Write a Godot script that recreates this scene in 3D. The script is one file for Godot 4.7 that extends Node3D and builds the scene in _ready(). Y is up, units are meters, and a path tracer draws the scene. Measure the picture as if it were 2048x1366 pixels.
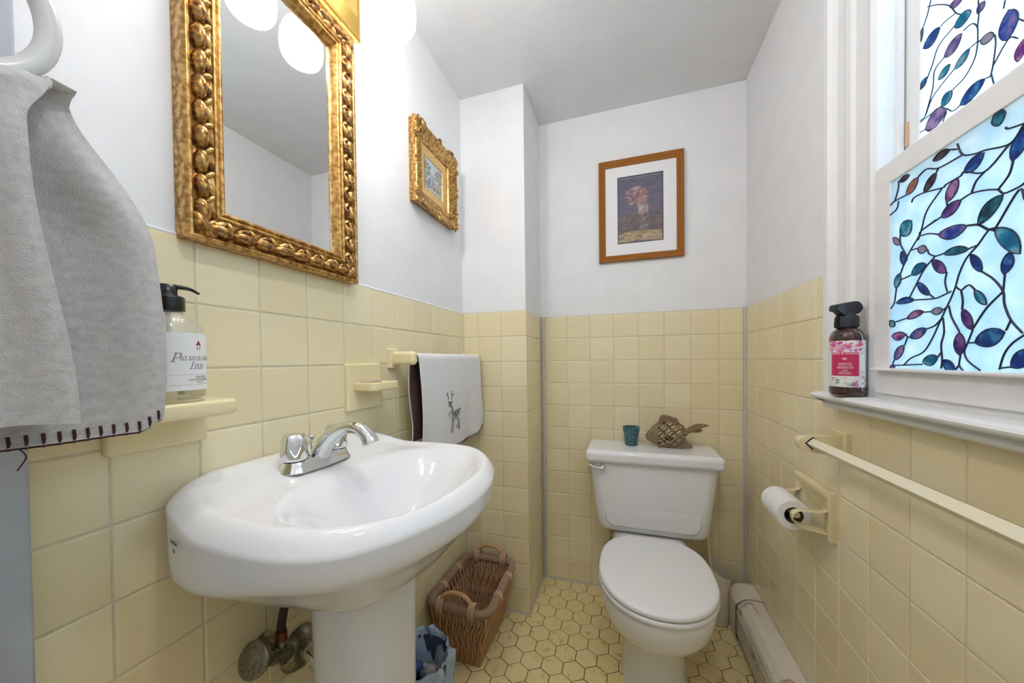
extends Node3D
# A small powder room. x runs from the sink wall (0) to the window wall (W), y up from the floor, z from the toilet wall (0) towards the entrance. Metres.
const T := 0.109          # pitch of the wall tiles
const W := 1.175          # room width
const H := 2.25           # ceiling height
const DEPTH := 2.2        # room depth
const TILE_TOP := 1.3026  # top of the tiled dado
const COLUMN_X := 0.292   # pipe chase in the corner
const COLUMN_Z := 0.28
const LOWER_LEAVES := [[899, 1307, 924, 1324, 30, "c"], [978, 1282, 1027, 1278, 19, "v"], [988, 1249, 1030, 1244, 12, "t"], [967, 1245, 993, 1219, 15, "p"], [925, 1231, 955, 1242, 17, "c"], [902, 1278, 908, 1252, 11, "b"], [881, 1309, 898, 1291, 10, "l"], [898, 1240, 889, 1215, 16, "c"], [937, 1216, 963, 1190, 12, "b"], [889, 1188, 932, 1187, 11, "b"], [915, 1157, 951, 1165, 12, "m"], [966, 1163, 988, 1163, 11, "w"], [872, 1157, 887, 1147, 12, "c"], [879, 1129, 912, 1130, 15, "m"], [922, 1124, 957, 1136, 16, "v"], [886, 1085, 909, 1111, 16, "l"], [950, 1082, 979, 1090, 17, "c"], [988, 1085, 1009, 1071, 15, "b"], [1033, 1236, 1049, 1207, 12, "b"], [1067, 1261, 1098, 1218, 20, "c"], [1086, 1224, 1079, 1197, 15, "b"], [1039, 1184, 1056, 1161, 11, "c"], [1021, 1160, 1036, 1128, 14, "p"], [1016, 1126, 1017, 1092, 18, "p"], [1040, 1110, 1081, 1122, 24, "b"], [1089, 1076, 1117, 1098, 20, "b"], [938, 1272, 957, 1265, 13, "w"], [875, 1071, 887, 1072, 7, "m"], [912, 1373, 938, 1391, 17, "o"], [950, 1361, 974, 1381, 15, "n"], [993, 1326, 1011, 1355, 19, "m"], [983, 1307, 1017, 1319, 18, "p"], [1043, 1274, 1077, 1301, 20, "t"], [1021, 1357, 1051, 1369, 18, "b"], [967, 1403, 998, 1403, 12, "n"], [1061, 1403, 1079, 1405, 21, "t"], [1088, 1338, 1102, 1372, 19, "b"], [896, 1404, 919, 1404, 10, "n"]]
const LOWER_STEMS := [[1070, 1261, 1058, 1261, 1043, 1246, 1026, 1232, 1015, 1213, 1009, 1195, 1002, 1180, 994, 1166, 986, 1152, 967, 1118, 950, 1098, 924, 1088, 907, 1075], [1009, 1195, 1018, 1188, 1030, 1193, 1040, 1184], [1018, 1188, 1021, 1172, 1020, 1159], [998, 1168, 1003, 1150, 1016, 1127], [1018, 1093, 1016, 1078, 1022, 1070], [1037, 1129, 1029, 1110, 1024, 1097, 1030, 1084, 1048, 1071], [1037, 1130, 1056, 1156, 1078, 1175], [1050, 1207, 1066, 1193, 1078, 1175, 1080, 1158, 1088, 1137, 1102, 1119], [1080, 1197, 1078, 1175], [1088, 1137, 1082, 1124], [1029, 1110, 1041, 1110], [1106, 1118, 1090, 1107, 1080, 1093, 1074, 1073], [1075, 1075, 1089, 1077], [1002, 1189, 990, 1186, 972, 1183, 933, 1187], [995, 1189, 991, 1205, 994, 1220], [967, 1246, 952, 1235, 938, 1217, 920, 1192], [963, 1191, 972, 1183], [899, 1228, 924, 1231], [890, 1216, 885, 1190, 876, 1180], [915, 1158, 887, 1154], [951, 1164, 967, 1163], [989, 1163, 994, 1166], [957, 1136, 973, 1140, 988, 1152], [912, 1131, 917, 1125, 922, 1125], [917, 1125, 910, 1111], [886, 1086, 883, 1076, 907, 1076, 950, 1078], [988, 1150, 990, 1128, 985, 1109, 987, 1086, 985, 1072], [898, 1308, 900, 1290, 914, 1264, 907, 1253, 900, 1239], [973, 1307, 944, 1299, 940, 1292, 922, 1274, 914, 1264], [940, 1292, 959, 1290, 979, 1282], [922, 1274, 939, 1273], [958, 1265, 961, 1257, 973, 1250, 988, 1250], [973, 1250, 967, 1246], [1030, 1245, 1043, 1246], [1028, 1278, 1044, 1273, 1058, 1261], [1044, 1273, 1052, 1277], [1010, 1071, 1016, 1078], [979, 1090, 986, 1098], [924, 1355, 930, 1361, 951, 1360, 985, 1352, 992, 1354, 1016, 1355, 1022, 1358, 1052, 1343, 1085, 1362], [985, 1352, 956, 1328, 945, 1300, 938, 1286], [1017, 1320, 1033, 1322, 1054, 1317, 1070, 1310, 1078, 1302, 1096, 1302, 1103, 1304], [1033, 1322, 1040, 1336, 1052, 1343], [1070, 1310, 1084, 1323, 1089, 1338], [984, 1308, 945, 1300], [1043, 1275, 1027, 1279], [1043, 1275, 1062, 1260, 1069, 1263, 1096, 1298, 1103, 1283], [1010, 1405, 1019, 1384, 1038, 1375, 1052, 1372, 1085, 1362, 1102, 1377], [998, 1403, 1010, 1397], [1079, 1386, 1083, 1382, 1102, 1377], [872, 1371, 885, 1374, 912, 1373], [885, 1374, 893, 1392, 894, 1406], [938, 1392, 955, 1396, 978, 1386, 1019, 1384], [974, 1382, 978, 1386], [872, 1353, 890, 1358, 894, 1370], [993, 1326, 994, 1321]]
const UPPER_LEAVES := [[867, 1649, 903, 1655, 23, "b"], [911, 1597, 944, 1609, 22, "l"], [931, 1562, 958, 1574, 15, "c"], [900, 1568, 923, 1577, 15, "c"], [861, 1580, 875, 1592, 13, "b"], [860, 1663, 866, 1688, 9, "b"], [930, 1632, 960, 1629, 20, "c"], [921, 1674, 946, 1663, 12, "l"], [1015, 1537, 1016, 1579, 27, "v"], [1029, 1496, 1037, 1521, 15, "m"], [975, 1571, 996, 1560, 14, "w"], [907, 1518, 927, 1531, 20, "c"], [873, 1500, 917, 1507, 30, "l"], [941, 1496, 983, 1508, 21, "b"], [945, 1485, 967, 1485, 16, "p"], [970, 1616, 981, 1625, 14, "v"]]
const UPPER_STEMS := [[883, 1720, 876, 1702, 867, 1688], [876, 1715, 899, 1697, 921, 1674, 932, 1653, 942, 1640], [932, 1652, 913, 1656, 904, 1656], [930, 1633, 900, 1626, 886, 1602, 871, 1583, 860, 1579], [947, 1611, 961, 1609, 970, 1595, 971, 1574, 976, 1572], [971, 1574, 959, 1574], [971, 1574, 966, 1552, 950, 1536, 928, 1531], [931, 1563, 906, 1555, 886, 1545, 873, 1525, 860, 1523], [911, 1598, 892, 1590, 888, 1561, 873, 1525], [971, 1636, 972, 1614, 970, 1595], [997, 1561, 998, 1544, 992, 1508, 984, 1508], [992, 1508, 998, 1482], [994, 1517, 1016, 1538, 1029, 1528], [1009, 1587, 1011, 1597], [1028, 1556, 1037, 1544], [908, 1519, 873, 1520, 860, 1520], [917, 1508, 928, 1496, 942, 1496], [917, 1503, 909, 1489, 912, 1481], [873, 1500, 882, 1492, 909, 1487], [882, 1492, 884, 1482], [873, 1500, 862, 1502]]
const LAMP := 0.045        # each vanity bulb
const FILL := 0.2        # added fill lamp overhead, out of view
var rng := RandomNumberGenerator.new()
var M := {}
var names := {}
var tile_meshes := {}


# ---------------------------------------------------------------- mesh building
class MB:
	var v := PackedVector3Array()
	var n := PackedVector3Array()
	var uv := PackedVector2Array()
	var ix := PackedInt32Array()

	func vert(p: Vector3, nn: Vector3, t := Vector2.ZERO) -> int:
		v.append(p)
		n.append(nn)
		uv.append(t)
		return v.size() - 1

	func tri(a: Vector3, b: Vector3, c: Vector3) -> void:  # counter-clockwise from outside
		var nn := (b - a).cross(c - a).normalized()
		var i := vert(a, nn)
		vert(b, nn)
		vert(c, nn)
		ix.append_array(PackedInt32Array([i, i + 2, i + 1]))

	func quad(a: Vector3, b: Vector3, c: Vector3, d: Vector3) -> void:
		var nn := (c - a).cross(d - b).normalized()
		var i := vert(a, nn, Vector2(0, 1))
		vert(b, nn, Vector2(1, 1))
		vert(c, nn, Vector2(1, 0))
		vert(d, nn, Vector2(0, 0))
		ix.append_array(PackedInt32Array([i, i + 2, i + 1, i, i + 3, i + 2]))

	func box(lo: Vector3, hi: Vector3) -> void:
		var p := func(x: float, y: float, z: float) -> Vector3: return Vector3(x, y, z)
		quad(p.call(lo.x, lo.y, hi.z), p.call(hi.x, lo.y, hi.z), p.call(hi.x, hi.y, hi.z), p.call(lo.x, hi.y, hi.z))
		quad(p.call(hi.x, lo.y, lo.z), p.call(lo.x, lo.y, lo.z), p.call(lo.x, hi.y, lo.z), p.call(hi.x, hi.y, lo.z))
		quad(p.call(hi.x, lo.y, hi.z), p.call(hi.x, lo.y, lo.z), p.call(hi.x, hi.y, lo.z), p.call(hi.x, hi.y, hi.z))
		quad(p.call(lo.x, lo.y, lo.z), p.call(lo.x, lo.y, hi.z), p.call(lo.x, hi.y, hi.z), p.call(lo.x, hi.y, lo.z))
		quad(p.call(lo.x, hi.y, hi.z), p.call(hi.x, hi.y, hi.z), p.call(hi.x, hi.y, lo.z), p.call(lo.x, hi.y, lo.z))
		quad(p.call(lo.x, lo.y, lo.z), p.call(hi.x, lo.y, lo.z), p.call(hi.x, lo.y, hi.z), p.call(lo.x, lo.y, hi.z))

	# rows of points; the outside lies towards (along the row) x (from row to row)
	func grid(rows: Array, cu := false, cv := false) -> void:
		var m: int = rows[0].size()
		var r: int = rows.size()
		var base := v.size()
		for j in r:
			var row: PackedVector3Array = rows[j]
			var up: PackedVector3Array = rows[(j + 1) % r if cv else mini(j + 1, r - 1)]
			var dn: PackedVector3Array = rows[(j - 1 + r) % r if cv else maxi(j - 1, 0)]
			for i in m:
				var i1 := (i + 1) % m if cu else mini(i + 1, m - 1)
				var i0 := (i - 1 + m) % m if cu else maxi(i - 1, 0)
				var du := row[i1] - row[i0]
				if du.length_squared() < 1e-12:
					du = (up[i1] - up[i0]) + (dn[i1] - dn[i0])
				var dv := up[i] - dn[i]
				var nn := du.cross(dv)
				nn = nn.normalized() if nn.length_squared() > 1e-20 else Vector3.UP
				vert(row[i], nn, Vector2(float(i) / maxi(m - 1, 1), 1.0 - float(j) / maxi(r - 1, 1)))
		for j in (r if cv else r - 1):
			var j1 := (j + 1) % r
			for i in (m if cu else m - 1):
				var i1 := (i + 1) % m
				var a := base + j * m + i
				var b := base + j * m + i1
				var c := base + j1 * m + i1
				var d := base + j1 * m + i
				ix.append_array(PackedInt32Array([a, c, b, a, d, c]))

	func rbox(c: Vector3, s: Vector3, r: float, k := 2, turn := Basis()) -> void:
		var h := s / 2.0
		r = minf(r, minf(h.x, minf(h.y, h.z)) * 0.999)
		var cut := []
		for a in 3:
			var l := PackedFloat32Array()
			for q in k + 1:
				l.append(-h[a] + r * (1.0 - tan(PI / 4 * (1.0 - float(q) / k))))
			for q in k + 1:
				l.append(h[a] - r * (1.0 - tan(PI / 4 * float(q) / k)))
			cut.append(l)
		for a in 3:
			var b := (a + 1) % 3
			var d := (a + 2) % 3
			for sgn in [-1.0, 1.0]:
				var base := v.size()
				var lb: PackedFloat32Array = cut[b]
				var ld: PackedFloat32Array = cut[d]
				for j in ld.size():
					for i in lb.size():
						var p := Vector3.ZERO
						p[a] = sgn * h[a]
						p[b] = lb[i]
						p[d] = ld[j]
						var inner := Vector3(clampf(p.x, -h.x + r, h.x - r), clampf(p.y, -h.y + r, h.y - r), clampf(p.z, -h.z + r, h.z - r))
						var nn := (p - inner).normalized()
						vert(c + turn * (inner + nn * r), turn * nn, Vector2(float(i) / (lb.size() - 1), 1.0 - float(j) / (ld.size() - 1)))
				for j in ld.size() - 1:
					for i in lb.size() - 1:
						var q := base + j * lb.size() + i
						var w := lb.size()
						if sgn > 0:
							ix.append_array(PackedInt32Array([q, q + w + 1, q + 1, q, q + w, q + w + 1]))
						else:
							ix.append_array(PackedInt32Array([q, q + 1, q + w + 1, q, q + w + 1, q + w]))

	# profile of (radius, height) from the bottom up on the outside
	func lathe(profile: Array, at: Vector3, segs := 24, turn := Basis(), squash := Vector2.ONE) -> void:
		var rows := []
		for p in profile:
			var row := PackedVector3Array()
			for i in segs:
				var a := -TAU * i / segs
				row.append(at + turn * Vector3(cos(a) * p.x * squash.x, p.y, sin(a) * p.x * squash.y))
			rows.append(row)
		grid(rows, true)

	func tube(path: PackedVector3Array, rad, segs := 8, caps := true, closed := false, flat := 1.0, up := Vector3.UP) -> void:
		var rows := []
		var m := path.size()
		var last := Vector3.ZERO
		for i in m:
			var t: Vector3
			if closed:
				t = path[(i + 1) % m] - path[(i - 1 + m) % m]
			else:
				t = path[mini(i + 1, m - 1)] - path[maxi(i - 1, 0)]
			t = t.normalized()
			var s := last
			if last == Vector3.ZERO:
				s = up.cross(t)
				if s.length() < 0.05:
					s = Vector3.RIGHT.cross(t)
			s = (s - t * s.dot(t)).normalized()
			last = s
			var u := t.cross(s)
			var r: float = rad if rad is float else rad[i]
			var row := PackedVector3Array()
			for k in segs:
				var a := TAU * k / segs
				row.append(path[i] + s * cos(a) * r + u * sin(a) * r * flat)
			rows.append(row)
		if caps and not closed:
			var first := PackedVector3Array()
			var end := PackedVector3Array()
			first.resize(segs)
			first.fill(path[0])
			end.resize(segs)
			end.fill(path[m - 1])
			rows.push_front(rows[0])
			rows.push_front(first)
			rows.push_back(rows[rows.size() - 1])
			rows.push_back(end)
		grid(rows, true, closed)

	# outline (counter-clockwise, in the plane of xf) thickened along +z of xf, its front edge bevelled
	func prism(poly: PackedVector2Array, xf: Transform3D, depth: float, bevel := 0.0, smooth := true, back := true) -> void:
		var m := poly.size()
		var small := PackedVector2Array()
		for i in m:
			var e0 := (poly[i] - poly[(i - 1 + m) % m]).normalized()
			var e1 := (poly[(i + 1) % m] - poly[i]).normalized()
			var bis := (Vector2(-e0.y, e0.x) + Vector2(-e1.y, e1.x)).normalized()
			small.append(poly[i] + bis * bevel)
		var lift := func(q: PackedVector2Array, z: float) -> PackedVector3Array:
			var row := PackedVector3Array()
			for p in q:
				row.append(xf * Vector3(p.x, p.y, z))
			return row
		var r0: PackedVector3Array = lift.call(poly, 0.0)
		var r1: PackedVector3Array = lift.call(poly, depth - bevel)
		var r2: PackedVector3Array = lift.call(small, depth)
		if smooth:
			grid([r0, r1, r2] if bevel > 0.0 else [r0, r1], true)
		else:
			for i in m:
				var j := (i + 1) % m
				quad(r0[i], r0[j], r1[j], r1[i])
				if bevel > 0.0:
					quad(r1[i], r1[j], r2[j], r2[i])
		var fi := Geometry2D.triangulate_polygon(small)
		for side in (2 if back else 1):
			var ring := r2 if side == 0 else r0
			var nn := (xf.basis.z if side == 0 else -xf.basis.z).normalized()
			var base := v.size()
			for k in m:
				vert(ring[k], nn, small[k])
			for k in range(0, fi.size(), 3):
				var a := fi[k]
				var b := fi[k + 1]
				var c := fi[k + 2]
				var ccw := (small[b] - small[a]).cross(small[c] - small[a]) > 0.0
				if ccw == (side == 0):
					ix.append_array(PackedInt32Array([base + a, base + c, base + b]))
				else:
					ix.append_array(PackedInt32Array([base + a, base + b, base + c]))

	# a rectangular moulding with mitred corners; profile of (inset, height) from the outer back edge inwards
	func frame(o: Vector3, ux: Vector3, uy: Vector3, un: Vector3, w: float, h: float, profile: Array) -> void:
		var ax := [ux, uy, -ux, -uy]
		var ay := [uy, -ux, -uy, ux]
		for s in 4:
			var hw: float = (w if s % 2 == 0 else h) / 2.0
			var hh: float = (h if s % 2 == 0 else w) / 2.0
			var rows := []
			for p in profile:
				var q: Vector3 = o + un * p.y + ay[s] * (-hh + p.x)
				rows.append(PackedVector3Array([q - ax[s] * (hw - p.x), q, q + ax[s] * (hw - p.x)]))
			grid(rows)

	func append(o: MB, xf := Transform3D()) -> void:
		var base := v.size()
		for i in o.v.size():
			vert(xf * o.v[i], (xf.basis * o.n[i]).normalized(), o.uv[i])
		for i in o.ix:
			ix.append(base + i)

	func mesh() -> ArrayMesh:
		var a := []
		a.resize(Mesh.ARRAY_MAX)
		a[Mesh.ARRAY_VERTEX] = v
		a[Mesh.ARRAY_NORMAL] = n
		a[Mesh.ARRAY_TEX_UV] = uv
		a[Mesh.ARRAY_INDEX] = ix
		var m := ArrayMesh.new()
		m.add_surface_from_arrays(Mesh.PRIMITIVE_TRIANGLES, a)
		return m


# ---------------------------------------------------------------- nodes
func numbered(called: String) -> String:
	names[called] = names.get(called, -1) + 1
	return called if names[called] == 0 else "%s_%03d" % [called, names[called]]


func thing(called: String, at: Vector3, label: String, category: String, group := "") -> Node3D:
	var o := Node3D.new()
	o.name = numbered(called)
	add_child(o)
	o.position = at
	o.set_meta("label", label)
	o.set_meta("category", category)
	if group:
		o.set_meta("group", group)
	return o


func setting(called: String, label: String) -> Node3D:
	var o := Node3D.new()
	o.name = called
	add_child(o)
	o.set_meta("kind", "structure")
	o.set_meta("label", label)
	return o


# a part; its points are given in the room's own coordinates unless local
func part(called: String, mb: MB, mat: Material, parent: Node3D, local := false) -> MeshInstance3D:
	var o := MeshInstance3D.new()
	o.name = called
	var off := Vector3.ZERO
	var p: Node = parent
	while p != self:
		off += (p as Node3D).position
		p = p.get_parent()
	if not local:
		for i in mb.v.size():
			mb.v[i] -= off
	o.mesh = mb.mesh()
	o.material_override = mat
	parent.add_child(o, true)
	return o


func copy_of(called: String, mesh: Mesh, mat: Material, parent: Node3D, xf: Transform3D) -> MeshInstance3D:
	var o := MeshInstance3D.new()
	o.name = called
	o.mesh = mesh
	o.material_override = mat
	o.transform = xf
	parent.add_child(o, true)
	return o


# ---------------------------------------------------------------- materials
func srgb(r: int, g: int, b: int) -> Color:
	return Color(r / 255.0, g / 255.0, b / 255.0)


func plain(c: Color, rough := 0.5, metal := 0.0, spec := 0.5) -> StandardMaterial3D:
	var m := StandardMaterial3D.new()
	m.albedo_color = c
	m.roughness = rough
	m.metallic = metal
	m.metallic_specular = spec
	return m


func noise(freq: float, octaves := 3, kind := FastNoiseLite.TYPE_SIMPLEX_SMOOTH, sd := 1) -> FastNoiseLite:
	var f := FastNoiseLite.new()
	f.noise_type = kind
	f.frequency = freq
	f.fractal_octaves = octaves
	f.seed = sd
	return f


func noise_texture(f: FastNoiseLite, stops: Array, size := 256) -> NoiseTexture2D:
	var t := NoiseTexture2D.new()
	t.width = size
	t.height = size
	t.seamless = true
	t.noise = f
	if stops:
		var g := Gradient.new()
		var off := PackedFloat32Array()
		var col := PackedColorArray()
		for s in stops:
			off.append(s[0])
			col.append(s[1])
		g.offsets = off
		g.colors = col
		t.color_ramp = g
	return t


# a material whose colour wanders between stops, laid on by the three planes at so many repeats a metre
func mottled(stops: Array, freq: float, repeats: float, rough := 0.5, metal := 0.0, spec := 0.5, sd := 1, octaves := 4) -> StandardMaterial3D:
	var m := plain(Color.WHITE, rough, metal, spec)
	m.albedo_texture = noise_texture(noise(freq, octaves, FastNoiseLite.TYPE_SIMPLEX_SMOOTH, sd), stops)
	m.uv1_triplanar = true
	m.uv1_world_triplanar = true
	m.uv1_scale = Vector3.ONE * repeats
	return m


func relief(m: StandardMaterial3D, freq: float, cm: float, octaves := 3, sd := 7) -> void:
	m.heightmap_enabled = true
	m.heightmap_texture = noise_texture(noise(freq, octaves, FastNoiseLite.TYPE_SIMPLEX_SMOOTH, sd), [])
	m.heightmap_scale = cm


func make_materials() -> void:
	M.plaster = mottled([[0.0, srgb(234, 234, 235)], [1.0, srgb(240, 240, 241)]], 0.02, 1.2, 0.62, 0.0, 0.4, 3)
	relief(M.plaster, 0.06, 0.03)
	M.ceiling = mottled([[0.0, srgb(230, 230, 231)], [1.0, srgb(236, 236, 237)]], 0.02, 1.0, 0.8, 0.0, 0.3, 5)
	M.grout = mottled([[0.0, srgb(208, 200, 174)], [1.0, srgb(232, 226, 206)]], 0.05, 4.0, 0.85)
	M.caulk = mottled([[0.0, srgb(196, 190, 180)], [0.6, srgb(214, 210, 204)], [1.0, srgb(224, 221, 216)]], 0.08, 5.0, 0.6)
	M.tile = []
	for c in [srgb(240, 227, 188), srgb(237, 223, 182), srgb(242, 230, 192), srgb(238, 225, 185)]:
		var m := plain(c, 0.16, 0.0, 0.5)
		relief(m, 0.012, 0.05, 2, 11 + M.tile.size())
		m.uv1_triplanar = true
		m.uv1_scale = Vector3.ONE * 5.0
		M.tile.append(m)
	M.hex = []
	for k in 3:
		M.hex.append(mottled([[0.0, srgb(210, 182, 118)], [0.2, srgb(244, 224, 164)], [0.62, srgb(247, 229, 172)], [0.85, srgb(240, 218, 156)], [1.0, srgb(190, 158, 100)]], 0.016, 3.0 + k, 0.42, 0.0, 0.45, 20 + k))
	M.hex_grout = mottled([[0.0, srgb(58, 44, 30)], [1.0, srgb(104, 86, 62)]], 0.05, 4.0, 0.9)
	M.paint = mottled([[0.0, srgb(232, 232, 233)], [1.0, srgb(239, 239, 240)]], 0.03, 2.0, 0.38, 0.0, 0.5, 8)
	M.jamb = mottled([[0.0, srgb(172, 177, 184)], [1.0, srgb(182, 187, 194)]], 0.03, 2.0, 0.55, 0.0, 0.4, 9)  # even blue grey for the door frame, darker than the walls
	M.china = plain(srgb(238, 238, 240), 0.09, 0.0, 0.5)
	M.seat = plain(srgb(236, 236, 236), 0.24, 0.0, 0.5)
	M.cream = plain(srgb(238, 225, 180), 0.18, 0.0, 0.5)
	M.bar = plain(srgb(233, 226, 200), 0.3, 0.0, 0.45)
	M.chrome = plain(srgb(222, 224, 226), 0.06, 1.0)
	M.dull_metal = mottled([[0.0, srgb(92, 84, 70)], [0.5, srgb(140, 134, 120)], [1.0, srgb(176, 172, 160)]], 0.04, 12.0, 0.34, 0.9)
	M.rubber = plain(srgb(46, 34, 28), 0.6)
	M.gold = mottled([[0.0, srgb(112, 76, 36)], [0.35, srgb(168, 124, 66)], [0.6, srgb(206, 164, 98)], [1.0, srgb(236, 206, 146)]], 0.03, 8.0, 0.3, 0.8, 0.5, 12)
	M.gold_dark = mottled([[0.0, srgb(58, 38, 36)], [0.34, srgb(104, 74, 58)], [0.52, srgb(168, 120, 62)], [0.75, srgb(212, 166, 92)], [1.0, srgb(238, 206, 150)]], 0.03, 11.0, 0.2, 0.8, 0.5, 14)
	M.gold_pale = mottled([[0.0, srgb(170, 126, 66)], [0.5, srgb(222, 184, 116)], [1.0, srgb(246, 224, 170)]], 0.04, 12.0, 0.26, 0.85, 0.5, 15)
	M.brass = plain(srgb(224, 186, 104), 0.2, 0.9)
	M.mirror = plain(srgb(236, 238, 238), 0.02, 1.0)
	M.wicker = mottled([[0.0, srgb(150, 108, 76)], [0.5, srgb(198, 154, 114)], [1.0, srgb(226, 188, 150)]], 0.05, 10.0, 0.55, 0.0, 0.4, 16)
	M.wicker_dark = mottled([[0.0, srgb(124, 96, 76)], [0.5, srgb(176, 146, 122)], [1.0, srgb(214, 188, 164)]], 0.12, 14.0, 0.6, 0.0, 0.4, 17)
	M.cane_pale = mottled([[0.0, srgb(194, 156, 124)], [1.0, srgb(226, 196, 166)]], 0.08, 12.0, 0.5, 0.0, 0.4, 18)
	M.handle_wood = mottled([[0.0, srgb(176, 130, 94)], [1.0, srgb(212, 170, 132)]], 0.05, 8.0, 0.4, 0.0, 0.45, 19)
	M.paper = plain(srgb(240, 239, 240), 0.9, 0.0, 0.2)
	M.kraft = plain(srgb(120, 92, 68), 0.9)
	M.dark = plain(srgb(28, 24, 22), 0.7)


# lettering as a thin mesh in its own plane, centred
func letters(text: String, height: float, thick: float, serif := false, slant := 0.0) -> MB:
	var tm := TextMesh.new()
	var f := SystemFont.new()
	f.font_names = PackedStringArray(["Droid Serif" if serif else "Droid Sans"])
	tm.font = f
	tm.text = text
	tm.font_size = 32
	tm.pixel_size = height / 32.0
	tm.depth = thick
	tm.curve_step = 2.0
	var a := tm.surface_get_arrays(0)
	var mb := MB.new()
	mb.v = a[Mesh.ARRAY_VERTEX]
	mb.n = a[Mesh.ARRAY_NORMAL]
	mb.uv.resize(mb.v.size())
	mb.ix = a[Mesh.ARRAY_INDEX] if a[Mesh.ARRAY_INDEX] != null else PackedInt32Array(range(mb.v.size()))
	if slant != 0.0:
		for i in mb.v.size():
			mb.v[i].x += mb.v[i].y * slant
	return mb


# wrap a mesh that lies in xy round a standing oval of radii (rx, rz) about its centre; angle 0 faces +x, x runs against the clock seen from above
func wrapped(mb: MB, at: Vector3, rx: float, rz: float, angle: float, y: float) -> MB:
	var out := MB.new()
	for i in mb.v.size():
		var p := mb.v[i]
		var a := angle + p.x / ((rx + rz) / 2.0)
		var nn := Vector3(cos(a) / rx, 0, -sin(a) / rz).normalized()
		out.vert(at + Vector3(cos(a) * rx, y + p.y, -sin(a) * rz) + nn * p.z, nn, mb.uv[i])
	out.ix = mb.ix
	return out


func smooth_path(pts: Array, steps := 6, closed := false) -> PackedVector3Array:
	var out := PackedVector3Array()
	var m := pts.size()
	for i in (m if closed else m - 1):
		var a: Vector3 = pts[(i - 1 + m) % m] if closed or i > 0 else pts[0] * 2.0 - pts[1]
		var b: Vector3 = pts[i]
		var c: Vector3 = pts[(i + 1) % m]
		var d: Vector3 = pts[(i + 2) % m] if closed or i + 2 < m else c * 2.0 - b
		for k in steps:
			out.append(b.cubic_interpolate(c, a, d, float(k) / steps))
	if not closed:
		out.append(pts[m - 1])
	return out


func smooth_path2(pts: Array, steps := 6, closed := true) -> PackedVector2Array:
	var p3 := []
	for p in pts:
		p3.append(Vector3(p.x, p.y, 0))
	var out := PackedVector2Array()
	for q in smooth_path(p3, steps, closed):
		out.append(Vector2(q.x, q.y))
	return out


func sm(a: float, b: float, x: float) -> float:
	return smoothstep(a, b, x)


# ---------------------------------------------------------------- the scene
func _ready() -> void:
	rng.seed = 4711
	var cam := Camera3D.new()
	cam.name = "camera"
	add_child(cam)
	cam.projection = Camera3D.PROJECTION_FRUSTUM
	cam.near = 0.05
	cam.far = 60.0
	cam.size = 2.0 * 0.05 * 683.0 / 699.957
	cam.frustum_offset = Vector2(0.0, 0.05 * 47.05 / 699.957)
	cam.transform = Transform3D(Basis(Vector3(0.9520453, -0.01170393, -0.30573317), Vector3(0.00641297, 0.99981189, -0.01830451), Vector3(0.30588989, 0.01546607, 0.95194127)), Vector3(0.68596, 1.09372, 1.70951))
	cam.current = true

	var env := Environment.new()
	var sky := Sky.new()
	var air := ProceduralSkyMaterial.new()
	air.sky_top_color = srgb(178, 210, 240)
	air.sky_horizon_color = srgb(226, 238, 248)
	air.ground_bottom_color = srgb(120, 128, 120)
	air.ground_horizon_color = srgb(190, 200, 206)
	sky.sky_material = air
	env.background_mode = Environment.BG_SKY
	env.sky = sky
	env.background_energy_multiplier = 15.0
	env.tonemap_mode = Environment.TONE_MAPPER_LINEAR
	env.tonemap_exposure = 1.36
	env.sdfgi_enabled = true
	env.ssao_enabled = true
	env.ssil_enabled = true
	var we := WorldEnvironment.new()
	we.name = "environment"
	we.environment = env
	add_child(we)

	make_materials()
	make_floor()
	make_walls()
	make_ceiling()
	make_door()
	make_window()
	make_heater()
	make_sink()
	make_toilet()
	make_mirror()
	make_vanity_light()
	make_small_painting()
	make_framed_print()
	make_basket()
	make_bin()
	make_pipes()
	make_faucet()
	make_soap_shelf()
	make_soap_bottle()
	make_soap_dish()
	make_left_bar()
	make_bar_towel()
	make_ring_towel()
	make_right_bar()
	make_paper_holder()
	make_spray_bottle()
	make_cup()
	make_fish()
	make_brush()


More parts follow.
